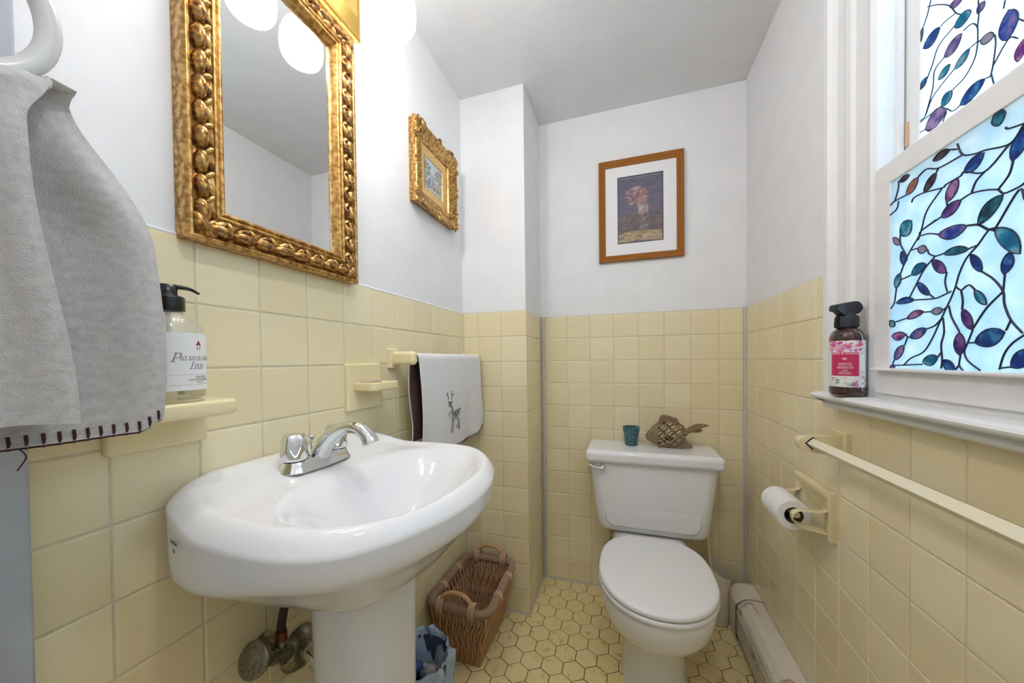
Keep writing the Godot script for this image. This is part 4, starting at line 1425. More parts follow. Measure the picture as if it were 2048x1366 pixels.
func make_small_painting() -> void:
	var cz := 0.531
	var cy := 1.777
	var w := 0.302
	var h := 0.288
	var o := Vector3(-0.002, cy, cz)
	var p := thing("framed_painting", Vector3(0, 1.63, cz), "small street painting in ornate gold frame on the sink wall", "picture")
	var mb := MB.new()
	mb.frame(o, WALL_U, Vector3.UP, Vector3.RIGHT, w, h, [Vector2(0.004, 0), Vector2(0.004, 0.014), Vector2(0.001, 0.016), Vector2(0.0, 0.024), Vector2(0.002, 0.03), Vector2(0.006, 0.033), Vector2(0.012, 0.032), Vector2(0.02, 0.027), Vector2(0.036, 0.017), Vector2(0.042, 0.016), Vector2(0.045, 0.02), Vector2(0.05, 0.021), Vector2(0.053, 0.018), Vector2(0.055, 0.012)])
	var rail := part("frame", mb, M.gold, p)
	mb = MB.new()
	mb.frame(o, WALL_U, Vector3.UP, Vector3.RIGHT, w, h, [Vector2(0.055, 0.012), Vector2(0.083, 0.0085), Vector2(0.085, 0.01), Vector2(0.087, 0.0095), Vector2(0.0875, 0.006)])
	part("liner", mb, M.gold_pale, p)
	# painted street
	var im := canvas(144, 128, srgb(196, 204, 206))
	rng.seed = 77
	for k in 260:
		var x := rng.randf() * 144
		var y := rng.randf() * 60
		dab(im, x, y, rng.randf_range(4, 12), rng.randf_range(2, 6), [srgb(206, 214, 216), srgb(180, 196, 206), srgb(222, 222, 214)][k % 3], 0.5)
	for k in 320:
		var x := rng.randf() * 144
		var edge := 22.0 + absf(x - 66.0) * -0.25 + (34.0 if x > 52 and x < 80 else 6.0)
		var y := rng.randf_range(edge, 104)
		var c: Color
		if x > 92:
			c = [srgb(120, 104, 86), srgb(160, 130, 92), srgb(92, 96, 104), srgb(186, 160, 110), srgb(140, 150, 160)][rng.randi() % 5]
		elif x < 50:
			c = [srgb(92, 106, 112), srgb(128, 138, 138), srgb(70, 84, 92), srgb(150, 146, 128)][rng.randi() % 4]
		else:
			c = [srgb(150, 162, 168), srgb(96, 112, 96), srgb(176, 180, 176)][rng.randi() % 3]
		dab(im, x, y, rng.randf_range(1.5, 5), rng.randf_range(3, 9), c, 0.75)
	for k in 12:
		dab(im, 96 + k * 4, 36 + k * 1.5, 3, 2, srgb(60, 62, 70), 0.8)
		dab(im, 100 + rng.randf() * 42, 84, 4, 5, srgb(214, 162, 60), 0.8)
	for k in 160:
		dab(im, rng.randf() * 144, rng.randf_range(100, 128), rng.randf_range(3, 10), rng.randf_range(1, 3), [srgb(170, 172, 170), srgb(198, 196, 186), srgb(136, 142, 150), srgb(108, 112, 118)][k % 4], 0.7)
	for k in 9:
		var x := 30.0 + k * 11 + rng.randf() * 5
		var y := 98.0 + rng.randf() * 8
		dab(im, x, y, 2.4, 7, [srgb(60, 50, 56), srgb(168, 56, 44), srgb(80, 70, 110)][k % 3], 0.95)
	mb = MB.new()
	var q := Vector3(0.0065, 0, 0)
	var hw := w / 2 - 0.084
	var hh := h / 2 - 0.084
	mb.quad(o + q + Vector3(0, -hh, hw), o + q + Vector3(0, -hh, -hw), o + q + Vector3(0, hh, -hw), o + q + Vector3(0, hh, hw))
	part("canvas", mb, picture_material(im, 0.45), p).set_meta("label", "painted town street under a pale sky")
	# scrolls at the corners and in the middle of each side
	var blob := lump(0.026, 0.012, 0.009, 0.5, 7).mesh()
	rng.seed = 78
	for s in 4:
		var ux: Vector3 = [WALL_U, Vector3.UP, -WALL_U, Vector3.DOWN][s]
		var uy := Vector3.RIGHT.cross(ux)
		var half: float = (w if s % 2 == 0 else h) / 2
		var rise: float = (h if s % 2 == 0 else w) / 2
		for spot in [[-1.0, 9], [0.0, 6], [1.0, 9]]:
			for k in spot[1]:
				var along: float = spot[0] * (half - 0.012 - rng.randf() * 0.058) + rng.randf_range(-0.02, 0.02) * (1.0 if spot[0] == 0.0 else 0.2)
				var ins := rng.randf_range(-0.004, 0.036) if spot[0] != 0.0 else rng.randf_range(-0.006, 0.018)
				var up := 0.033 - 0.45 * maxf(ins - 0.006, 0.0)
				copy_of("carved_scroll", blob, [M.gold_dark, M.gold, M.gold_pale][rng.randi() % 3], rail, Transform3D(Basis(ux, uy, Vector3.RIGHT) * Basis(Vector3.BACK, rng.randf() * TAU) * Basis.from_scale(Vector3.ONE * rng.randf_range(0.7, 1.15)), o + ux * along - uy * (rise - ins) + Vector3.RIGHT * (up - 0.005) - p.position))
	rng.seed = 4712


func make_framed_print() -> void:
	var o := Vector3(0.758, 1.7735, -0.002)
	var w := 0.363
	var h := 0.464
	var p := thing("framed_print", Vector3(0.758, 1.54, 0.0), "dusky print with wide white mat in a slim gold frame above the toilet", "picture")
	var mb := MB.new()
	var wood := mottled([[0.0, srgb(112, 62, 24)], [0.5, srgb(176, 112, 44)], [1.0, srgb(214, 152, 76)]], 0.09, 10.0, 0.36, 0.45, 0.5, 71)
	relief(wood, 0.14, 0.3, 2, 72)
	mb.frame(o, Vector3.RIGHT, Vector3.UP, Vector3.BACK, w, h, [Vector2(0, 0), Vector2(0, 0.017), Vector2(0.002, 0.02), Vector2(0.006, 0.0205), Vector2(0.0085, 0.0185)])
	part("frame_edge", mb, wood, p)
	mb = MB.new()
	mb.frame(o, Vector3.RIGHT, Vector3.UP, Vector3.BACK, w, h, [Vector2(0.0085, 0.0185), Vector2(0.0105, 0.0165), Vector2(0.017, 0.0135), Vector2(0.0185, 0.015), Vector2(0.021, 0.0155), Vector2(0.0225, 0.0135), Vector2(0.0265, 0.011), Vector2(0.028, 0.0115), Vector2(0.0295, 0.009), Vector2(0.03, 0.006)])
	part("frame", mb, wood, p)
	mb = MB.new()
	mb.box(o + Vector3(-w / 2 + 0.026, -h / 2 + 0.026, 0.002), o + Vector3(w / 2 - 0.026, h / 2 - 0.026, 0.006))
	part("mat", mb, M.paper, p)
	var im := canvas(132, 204, srgb(84, 82, 102))
	rng.seed = 91
	# a plain dusk scene: slate sky, a warm cloud, dark scrub, a pale sandy bank
	for k in 420:
		dab(im, rng.randf() * 132, rng.randf() * 150, rng.randf_range(8, 22), rng.randf_range(4, 12), [srgb(98, 96, 116), srgb(110, 106, 124), srgb(90, 88, 106), srgb(118, 106, 116)][k % 4], 0.4)
	for k in 90:
		var a := rng.randf() * TAU
		var r := sqrt(rng.randf())
		dab(im, 56 + cos(a) * r * 32, 62 + sin(a) * r * 26, rng.randf_range(4, 11), rng.randf_range(3, 8), [srgb(178, 132, 128), srgb(150, 104, 108), srgb(206, 168, 156), srgb(128, 88, 98)][k % 4], 0.5)
	for k in 70:
		dab(im, 72 + rng.randf_range(-12, 16), rng.randf_range(84, 168), rng.randf_range(3, 7), rng.randf_range(5, 12), [srgb(206, 190, 186), srgb(172, 156, 160), srgb(150, 116, 96)][k % 3], 0.38)
	for k in 260:
		dab(im, rng.randf() * 132, rng.randf_range(118, 180), rng.randf_range(4, 12), rng.randf_range(3, 8), [srgb(88, 76, 78), srgb(108, 94, 88), srgb(128, 108, 94)][k % 3], 0.42)
	for k in 200:
		var x := rng.randf() * 132
		dab(im, x, rng.randf_range(176, 204) - 8.0 * sin(x / 132.0 * PI), rng.randf_range(6, 16), rng.randf_range(2, 5), [srgb(176, 150, 112), srgb(144, 120, 92), srgb(198, 172, 130)][k % 3], 0.5)
	for e in 3:
		for i in 132:
			im.set_pixel(i, e, srgb(72, 72, 84))
			im.set_pixel(i, 203 - e, srgb(72, 72, 84))
		for j in 204:
			im.set_pixel(e, j, srgb(72, 72, 84))
			im.set_pixel(131 - e, j, srgb(72, 72, 84))
	for i in range(6, 126):
		im.set_pixel(i, 6, srgb(170, 160, 150))
		im.set_pixel(i, 197, srgb(170, 160, 150))
	mb = MB.new()
	var c := o + Vector3(0, 0.001, 0.0066)
	mb.quad(c + Vector3(-0.098, -0.153, 0), c + Vector3(0.098, -0.153, 0), c + Vector3(0.098, 0.153, 0), c + Vector3(-0.098, 0.153, 0))
	part("print", mb, picture_material(im, 0.5), p).set_meta("label", "dusky landscape print in slate and rose tones")
	rng.seed = 4713


# ---------------------------------------------------------------- basket and bin
func basket_corner(t: float, i: int) -> Vector3:
	# corners of the basket at height t (0 floor .. 1 rim); 0 = wall near, 1 = room near, 2 = room far, 3 = wall far
	var lo := [Vector3(0.052, 0.002, 0.578), Vector3(0.186, 0.002, 0.578), Vector3(0.190, 0.002, 0.345), Vector3(0.052, 0.002, 0.345)]
	var hi := [Vector3(0.024, 0.238, 0.640), Vector3(0.248, 0.238, 0.646), Vector3(0.240, 0.238, 0.324), Vector3(0.024, 0.238, 0.322)]
	return (lo[i] as Vector3).lerp(hi[i], pow(t, 0.85))


func make_basket() -> void:
	var b := thing("wicker_basket", Vector3(0.12, 0, 0.46), "brown rectangular wicker basket with two wooden handles in the corner", "basket")
	var body := MB.new()
	var bands := MB.new()
	for s in 4:
		var n := 24 if s % 2 == 1 else 15
		var mid := Vector3(0.12, 0.1, 0.47)
		var d := (basket_corner(1, (s + 1) % 4) - basket_corner(1, s)).normalized()
		var out := d.cross(Vector3.UP)
		if out.dot((basket_corner(1, s) + basket_corner(1, (s + 1) % 4)) / 2 - mid) < 0:
			out = -out
		for k in n + 1:
			for layer in 2:
				var path := PackedVector3Array()
				var u0 := (k + 0.5 * layer) / (n + 0.5)
				for j in 13:
					var t := j / 12.0
					var lean: float = (1.0 if layer == 0 else -1.0) * 0.5 / n * sin(t * PI * 3.0 + 0.6 * layer)
					var u := clampf(u0 + lean, 0.0, 1.0)
					var p := basket_corner(t, s).lerp(basket_corner(t, (s + 1) % 4), u)
					p += out * (0.0034 * sin(t * PI * 4.0 + PI * ((k + layer) % 2)) - 0.006 * layer)
					path.append(p)
				body.tube(path, (0.0043 if layer == 0 else 0.0036) * rng.randf_range(0.88, 1.12), 6, false)
		for t in [0.02, 0.06, 0.36, 0.4, 0.7, 0.74, 0.9]:
			var path := PackedVector3Array()
			for i in 25:
				path.append(basket_corner(t, s).lerp(basket_corner(t, (s + 1) % 4), i / 24.0) - out * 0.0035)
			bands.tube(path, 0.0034, 6, false)
	var w := part("woven_sides", body, M.wicker, b)
	w.set_meta("kind", "stuff")
	var w2 := part("woven_bands", bands, M.wicker_dark, b)
	w2.set_meta("kind", "stuff")
	var bottom := MB.new()
	for k in 22:
		var u := (k + 0.5) / 22.0
		bottom.tube(PackedVector3Array([basket_corner(0.03, 0).lerp(basket_corner(0.03, 3), u), basket_corner(0.03, 1).lerp(basket_corner(0.03, 2), u)]), 0.0056, 6, false)
	part("woven_base", bottom, M.wicker_dark, b).set_meta("kind", "stuff")
	# rim roll, wound with fine cord
	var loop := []
	for s in 4:
		var a := basket_corner(1, s)
		var c := basket_corner(1, (s + 1) % 4)
		for k in 5:
			var u := lerpf(0.12, 0.88, k / 4.0)
			if s % 2 == 1:
				u = lerpf(0.085, 0.915, k / 4.0)
			loop.append(a.lerp(c, u) + Vector3(0, 0.004, 0))
	var ring := smooth_path(loop, 5, true)
	var mb := MB.new()
	mb.tube(ring, 0.0128, 12, false, true)
	var rim := part("rim", mb, M.wicker_dark, b)
	var coil := PackedVector3Array()
	var count := ring.size()
	for i in count:
		var p0 := ring[i]
		var p1 := ring[(i + 1) % count]
		var t := (p1 - p0).normalized()
		var sd := Vector3.UP.cross(t).normalized()
		var turns := maxi(1, roundi(p0.distance_to(p1) / 0.0042))
		for k in turns * 9:
			var f := k / (turns * 9.0)
			var an := TAU * turns * f
			coil.append(p0.lerp(p1, f) + (sd * cos(an) + t.cross(sd) * sin(an)) * 0.0138)
	mb = MB.new()
	mb.tube(coil, 0.0018, 4, false)
	part("rim_cord", mb, M.wicker_dark, rim).set_meta("kind", "stuff")
	# handles at the two short ends, bound with pale cane
	for end in 2:
		var z: float = [0.643, 0.323][end]
		var y: float = 0.25
		var arch := smooth_path([Vector3(0.076, y + 0.002, z), Vector3(0.082, y + 0.026, z), Vector3(0.105, y + 0.043, z), Vector3(0.133, y + 0.047, z), Vector3(0.16, y + 0.043, z), Vector3(0.183, y + 0.026, z), Vector3(0.19, y + 0.002, z)], 5)
		mb = MB.new()
		mb.tube(arch, 0.0085, 12, true, false, 0.8)
		var grip := part("handle", mb, M.handle_wood, b)
		for x in [0.074, 0.192]:
			mb = MB.new()
			for k in 4:
				var xx: float = x + (k - 1.5) * 0.0062
				var lo := PackedVector3Array()
				for q in 20:
					var a := TAU * q / 20.0
					lo.append(Vector3(xx + 0.002 * sin(a), y - 0.004 + sin(a) * 0.027, z + cos(a) * 0.0168))
				mb.tube(lo, 0.0029, 6, false, true)
			part("binding", mb, M.cane_pale, grip)
	for spot in [[0.246, 0.54], [0.243, 0.42], [0.024, 0.54], [0.024, 0.42]]:
		mb = MB.new()
		for k in 3:
			var lo := PackedVector3Array()
			for q in 16:
				var a := TAU * q / 16.0
				lo.append(Vector3(spot[0] + cos(a) * 0.0165, 0.242 + sin(a) * 0.0165 - 0.004, spot[1] + (k - 1) * 0.0058))
			mb.tube(lo, 0.0026, 6, false, true)
		part("binding", mb, M.cane_pale, rim)


func make_bin() -> void:
	var c := Vector3(0.108, 0.0, 0.842)
	var b := thing("waste_bin", c, "small waste bin lined with a crumpled pale blue plastic bag", "bin")
	var body := plain(srgb(70, 84, 112), 0.45)
	var mb := MB.new()
	mb.lathe([Vector2(0.0, 0.001), Vector2(0.078, 0.001), Vector2(0.08, 0.004), Vector2(0.092, 0.228), Vector2(0.089, 0.23), Vector2(0.078, 0.01), Vector2(0.0, 0.008)], c, 40)
	part("bucket", mb, body, b)
	var film := mottled([[0.0, srgb(150, 182, 222)], [0.5, srgb(196, 216, 238)], [1.0, srgb(226, 236, 246)]], 0.012, 6.0, 0.22, 0.0, 0.5, 81)
	film.backlight_enabled = true
	film.backlight = Color(0.5, 0.55, 0.6)
	var f := noise(0.9, 3, FastNoiseLite.TYPE_SIMPLEX_SMOOTH, 82)
	f.fractal_octaves = 1
	var rows := []
	var prof := [[0.07, 0.12], [0.077, 0.16], [0.082, 0.195], [0.087, 0.222], [0.089, 0.238], [0.095, 0.247], [0.102, 0.243], [0.106, 0.226], [0.106, 0.2], [0.105, 0.16], [0.103, 0.12], [0.1, 0.08]]
	for j in prof.size():
		var row := PackedVector3Array()
		for k in 96:
			var a := -TAU * k / 96.0
			var nz := f.get_noise_3d(cos(a) * 1.6, j * 0.3, sin(a) * 1.6)
			var ridge := 1.0 - absf(f.get_noise_3d(cos(a) * 2.6 + 9.0, j * 0.16, sin(a) * 2.6)) * 2.4
			var r: float = prof[j][0] + (0.012 * nz + 0.009 * ridge - 0.004) * (1.0 if j > 4 else -0.6)
			var y: float = prof[j][1] + 0.012 * nz 
			row.append(c + Vector3(cos(a) * r, y, sin(a) * r))
		rows.append(row)
	mb = MB.new()
	mb.grid(rows, true)
	part("bag", mb, film, b)
	# crumpled paper inside
	var cols := [srgb(58, 92, 160), srgb(120, 62, 78), srgb(196, 202, 214), srgb(84, 112, 170), srgb(206, 196, 196)]
	for k in 5:
		var at := c + Vector3(cos(k * 1.26) * 0.047, 0.15 + 0.012 * (k % 2), sin(k * 1.26) * 0.047)
		var t := thing("crumpled_wrapper", at - Vector3(0, 0.03, 0), ["crumpled blue wrapper inside the lined waste bin", "crumpled dark red wrapper inside the lined waste bin", "crumpled pale grey tissue inside the lined waste bin", "crumpled slate blue wrapper inside the lined waste bin", "crumpled off white tissue inside the lined waste bin"][k], "litter", "litter in the waste bin")
		rows = []
		for j in 9:
			var up := -PI / 2 + PI * j / 8.0
			var row := PackedVector3Array()
			for i in 16:
				var a := -TAU * i / 16.0
				var dir := Vector3(cos(a) * cos(up), sin(up), sin(a) * cos(up))
				row.append(at + dir * 0.026 * (1.0 + 0.6 * f.get_noise_3dv(dir * 2.2 + Vector3.ONE * k * 5.0)))
			rows.append(row)
		mb = MB.new()
		mb.grid(rows, true)
		part("paper", mb, plain(cols[k], 0.5), t)


# ---------------------------------------------------------------- on the sink wall
func make_soap_shelf() -> void:
	var s := thing("wall_shelf", Vector3(0.0, 0.966, 1.365), "cream ceramic shelf on the sink wall below the soap dispenser", "shelf")
	var mb := MB.new()
	mb.rbox(Vector3(0.006, 0.996, 1.365), Vector3(0.016, 0.062, 0.122), 0.005)
	part("wall_plate", mb, M.cream, s)
	mb = MB.new()
	var rows := []
	for r in [[0.0, 1.0155], [-0.004, 1.0155], [-0.001, 1.018], [0.0, 1.022], [0.0, 1.034], [-0.002, 1.037], [-0.005, 1.0385]]:
		rows.append(rounded_rect(-0.03, 0.112 + r[0], 1.312 - r[0], 1.478 + r[0], 0.024, r[1], 6))
	rows.append(rounded_rect(-0.03, 0.1, 1.324, 1.466, 0.02, 1.038, 6))
	rows.append(rounded_rect(-0.02, 0.02, 1.38, 1.41, 0.01, 1.0375, 6))
	rows[0] = rounded_rect(-0.02, 0.02, 1.38, 1.41, 0.01, 1.0155, 6)
	mb.grid(rows, true)
	for i in mb.v.size():
		mb.v[i].x = maxf(mb.v[i].x, -0.002)
	part("tray", mb, M.cream, s)


func make_soap_bottle() -> void:
	var at := Vector3(0.056, 1.0385, 1.378)
	var b := thing("soap_dispenser", at, "clear pump soap bottle with white label on the ceramic shelf", "soap dispenser")
	var clear := plain(Color(0.95, 0.96, 0.94, 0.08), 0.05)
	clear.transparency = BaseMaterial3D.TRANSPARENCY_ALPHA
	var liquid := plain(Color(0.985, 0.965, 0.87, 0.0), 0.03)
	liquid.refraction_enabled = true
	liquid.refraction_scale = 0.033
	var mb := MB.new()
	mb.lathe([Vector2(0.0, 0.0), Vector2(0.037, 0.0), Vector2(0.04, 0.003), Vector2(0.041, 0.008), Vector2(0.041, 0.096), Vector2(0.0395, 0.106), Vector2(0.034, 0.116), Vector2(0.026, 0.124), Vector2(0.0185, 0.128), Vector2(0.0155, 0.132), Vector2(0.0155, 0.138), Vector2(0.0145, 0.138), Vector2(0.0145, 0.131), Vector2(0.018, 0.126), Vector2(0.025, 0.122), Vector2(0.033, 0.114), Vector2(0.0385, 0.105), Vector2(0.0398, 0.096), Vector2(0.0398, 0.008), Vector2(0.036, 0.0035), Vector2(0.0, 0.003)], at, 56)
	part("bottle", mb, clear, b)
	mb = MB.new()
	mb.lathe([Vector2(0.0, 0.0032), Vector2(0.0358, 0.0038), Vector2(0.0394, 0.0085), Vector2(0.0394, 0.094), Vector2(0.0, 0.0942)], at, 48)
	part("soap", mb, liquid, b)
	var black := plain(srgb(18, 20, 24), 0.22)
	mb = MB.new()
	mb.lathe([Vector2(0.0165, 0.132), Vector2(0.0195, 0.132), Vector2(0.0195, 0.15), Vector2(0.018, 0.1525), Vector2(0.0135, 0.1535), Vector2(0.0115, 0.156), Vector2(0.0115, 0.169), Vector2(0.0, 0.1705)], at, 32)
	var dir := Vector3(0.28, 0, -0.96)
	mb.tube(smooth_path([at + Vector3(0, 0.1665, 0) - dir * 0.008, at + Vector3(0, 0.1675, 0) + dir * 0.01, at + Vector3(0, 0.1665, 0) + dir * 0.025, at + Vector3(0, 0.161, 0) + dir * 0.036], 5), [0.008, 0.008, 0.008, 0.008, 0.0075, 0.007, 0.0066, 0.0062, 0.0058, 0.0054, 0.005, 0.0045, 0.004, 0.0037, 0.0034, 0.003], 12, true, false, 0.5)
	part("pump", mb, black, b)
	mb = MB.new()
	mb.tube(PackedVector3Array([at + Vector3(0, 0.13, 0), at + Vector3(0.002, 0.06, -0.003), at + Vector3(0.006, 0.01, -0.008)]), 0.003, 10)
	part("dip_tube", mb, plain(srgb(214, 220, 216), 0.3), b)
	# label round the bottle
	var lab := MB.new()
	var rows := []
	for j in 2:
		var row := PackedVector3Array()
		for i in 33:
			row.append(Vector3(lerpf(-0.062, 0.062, i / 32.0), [0.017, 0.0985][j], 0.0))
		rows.append(row)
	lab.grid(rows)
	var mid := 0.36
	var tag := part("label", wrapped(lab, at, 0.0414, 0.0414, mid, 0.0), plain(srgb(240, 240, 241), 0.4), b)
	var ink := plain(srgb(140, 140, 145), 0.5)
	var red := plain(srgb(140, 30, 50), 0.5)
	var text := MB.new()
	text.append(wrapped(letters("P", 0.017, 0.0002, true, 0.35), at, 0.0415, 0.0415, mid - 0.66, 0.0635))
	text.append(wrapped(letters("ALMER HOUSE", 0.0082, 0.0002, true), at, 0.0415, 0.0415, mid + 0.12, 0.0622))
	text.append(wrapped(letters("Inn", 0.0135, 0.0002, true, 0.35), at, 0.0415, 0.0415, mid - 0.02, 0.0515))
	for l in [[0.039, -0.9, 1.5], [0.0245, -0.9, 1.5]]:
		var line := MB.new()
		var rw := []
		for j in 2:
			var row := PackedVector3Array()
			for i in 20:
				row.append(Vector3(lerpf(-0.036, 0.036, i / 19.0), l[0] + 0.0003 * j, 0.0001))
			rw.append(row)
		line.grid(rw)
		text.append(wrapped(line, at, 0.0415, 0.0415, mid, 0.0))
	text.append(wrapped(letters("LAVENDER", 0.0042, 0.0002), at, 0.0415, 0.0415, mid + 0.1, 0.0355))
	text.append(wrapped(letters("HAND AND BODY WASH", 0.0032, 0.0002), at, 0.0415, 0.0415, mid + 0.06, 0.0315))
	text.append(wrapped(letters("8 FL OZ", 0.0032, 0.0002), at, 0.0415, 0.0415, mid + 0.06, 0.0278))
	for i in 2:
		var win := MB.new()
		win.quad(Vector3(-0.0008, 0, 0.0001), Vector3(0.0008, 0, 0.0001), Vector3(0.0008, 0.005, 0.0001), Vector3(-0.0008, 0.005, 0.0001))
		text.append(wrapped(win, at, 0.0415, 0.0415, mid + (-0.03 if i == 0 else 0.06), 0.0745))
	part("lettering", text, ink, tag)
	var roof := MB.new()
	roof.tri(Vector3(-0.0045, 0, 0.0001), Vector3(0.0045, 0, 0.0001), Vector3(0, 0.0075, 0.0001))
	part("emblem", wrapped(roof, at, 0.0415, 0.0415, mid + 0.015, 0.081), red, tag)


func make_soap_dish() -> void:
	var d := thing("soap_dish", Vector3(0, 0.963, 0.92), "cream ceramic wall soap dish on the sink wall", "soap dish")
	var mb := MB.new()
	mb.rbox(Vector3(0.003, 1.026, 0.9215), Vector3(0.018, 0.124, 0.131), 0.005)
	part("wall_plate", mb, M.cream, d)
	mb = MB.new()
	var rows := []
	rows.append(rounded_rect(0.0, 0.05, 0.90, 0.94, 0.01, 1.016))
	for r in [[0.006, 1.0155], [0.001, 1.018], [0.0, 1.022], [0.0, 1.035], [0.0015, 1.0375], [0.004, 1.038], [0.0075, 1.0365], [0.010, 1.031]]:
		rows.append(rounded_rect(-0.02, 0.078 - r[0], 0.8585 + r[0], 0.968 - r[0], 0.016 - r[0] * 0.6, r[1]))
	rows.append(rounded_rect(0.01, 0.05, 0.88, 0.945, 0.01, 1.029))
	rows.append(rounded_rect(0.03, 0.032, 0.91, 0.912, 0.0008, 1.0288))
	mb.grid(rows, true)
	for i in mb.v.size():
		mb.v[i].x = maxf(mb.v[i].x, 0.008)
	part("tray", mb, M.cream, d)
	var s := thing("soap_bar", Vector3(0.036, 1.03, 0.93), "thin worn brownish soap bar lying in the soap dish", "soap")
	mb = MB.new()
	mb.rbox(Vector3(0.036, 1.0365, 0.928), Vector3(0.036, 0.014, 0.054), 0.0065, 3, Basis.from_euler(Vector3(0.0, 0.2, 0.10)))
	part("bar", mb, mottled([[0.0, srgb(176, 150, 128)], [1.0, srgb(214, 196, 178)]], 0.03, 9.0, 0.5), s)


func make_left_bar() -> void:
	var b := thing("towel_bar", Vector3(0, 1.1, 0.54), "cream ceramic towel bar on the sink wall, towel draped over it", "towel bar")
	for z in [0.793, 0.305]:
		var mb := MB.new()
		mb.rbox(Vector3(0.004, 1.1015, z), Vector3(0.02, 0.061, 0.04), 0.004)
		mb.rbox(Vector3(0.046, 1.102, z), Vector3(0.084, 0.042, 0.026), 0.0115, 4)
		part("bracket", mb, M.cream, b)
	var bar := MB.new()
	bar.rbox(Vector3(0.068, 1.1, 0.549), Vector3(0.018, 0.018, 0.478), 0.003)
	part("rail", bar, M.bar, b)


const DEER := [[606, 955, 609, 969, 622, 977], [610, 968, 609, 982], [583, 952, 579, 966, 580, 986], [578, 967, 560, 973], [608, 948, 593, 945, 577, 945, 585, 940, 597, 938, 604, 941, 608, 948], [601, 945, 590, 942], [604, 939, 601, 926], [597, 938, 582, 923, 578, 909], [593, 938, 579, 924, 576, 911], [604, 896, 602, 907, 587, 914], [582, 911, 562, 909, 531, 911, 518, 915], [518, 915, 527, 901, 531, 888], [582, 909, 582, 896, 581, 878], [581, 878, 570, 880, 551, 882, 532, 880], [580, 907, 551, 891], [573, 899, 531, 906], [566, 891, 536, 896], [577, 895, 554, 905], [562, 906, 538, 886], [577, 886, 547, 888], [547, 910, 530, 896], [581, 878, 584, 865, 586, 852, 594, 838], [572, 878, 568, 863, 582, 832], [542, 880, 539, 861, 530, 834], [531, 879, 530, 859, 529, 841], [548, 857, 550, 843]]


# a cloth of some thickness from rows of points; returns its outer face with edges, and its inner face
func cloth(rows: Array, thick: float) -> Array:
	var probe := MB.new()
	probe.grid(rows)
	var m: int = rows[0].size()
	var under := []
	for j in rows.size():
		var row := PackedVector3Array()
		for i in m:
			row.append(rows[j][i] - probe.n[j * m + i] * thick)
		under.append(row)
	var outer := MB.new()
	outer.grid(rows)
	var inner := MB.new()
	var rev := under.duplicate()
	rev.reverse()
	inner.grid(rev)
	for side in 4:
		var a := PackedVector3Array()
		var b := PackedVector3Array()
		if side < 2:
			var j: int = 0 if side == 0 else rows.size() - 1
			a = rows[j]
			b = under[j]
		else:
			var i: int = 0 if side == 2 else m - 1
			for j in rows.size():
				a.append(rows[j][i])
				b.append(under[j][i])
		var mid := PackedVector3Array()
		for k in a.size():
			mid.append((a[k] + b[k]) / 2.0)
		outer.grid([b, mid, a] if side in [0, 3] else [a, mid, b])
	return [outer, inner]


func bar_towel_point(s: float, z: float) -> Vector3:
	# s: 0 at the hem of the front, 1 on top of the bar, 1.9 at the hem behind
	var hem := 0.786 + 0.022 * sm(0.37, 0.302, z) + 0.006 * sin(z * 9.0)
	var wave := 0.0035 * sin(z * 23.0 + 1.0) + 0.0025 * sin(z * 41.0)
	if s < 0.9:
		var t := s / 0.9
		var y := lerpf(hem, 1.1, t)
		return Vector3(0.093 - 0.006 * t + wave * (1.0 - t) + 0.004 * sin(t * PI), y, z - (z - 0.54) * 0.03 * sin(t * PI) - 0.012 * sm(0.55, 0.15, t) * sm(0.45, 0.3, z) + 0.010 * sm(0.2, 0.0, t) * sm(0.4, 0.3, z))
	if s < 1.1:
		var a := PI * (s - 0.9) / 0.2
		return Vector3(0.0685 + 0.0185 * cos(a), 1.1 + 0.0175 * sin(a), z)
	var t2 := (s - 1.1) / 0.8
	return Vector3(0.05 - 0.003 * sin(t2 * 5.0) + 0.4 * wave * t2, lerpf(1.1, 0.84, t2), z + 0.008 * t2 * sin(t2 * 6.0))


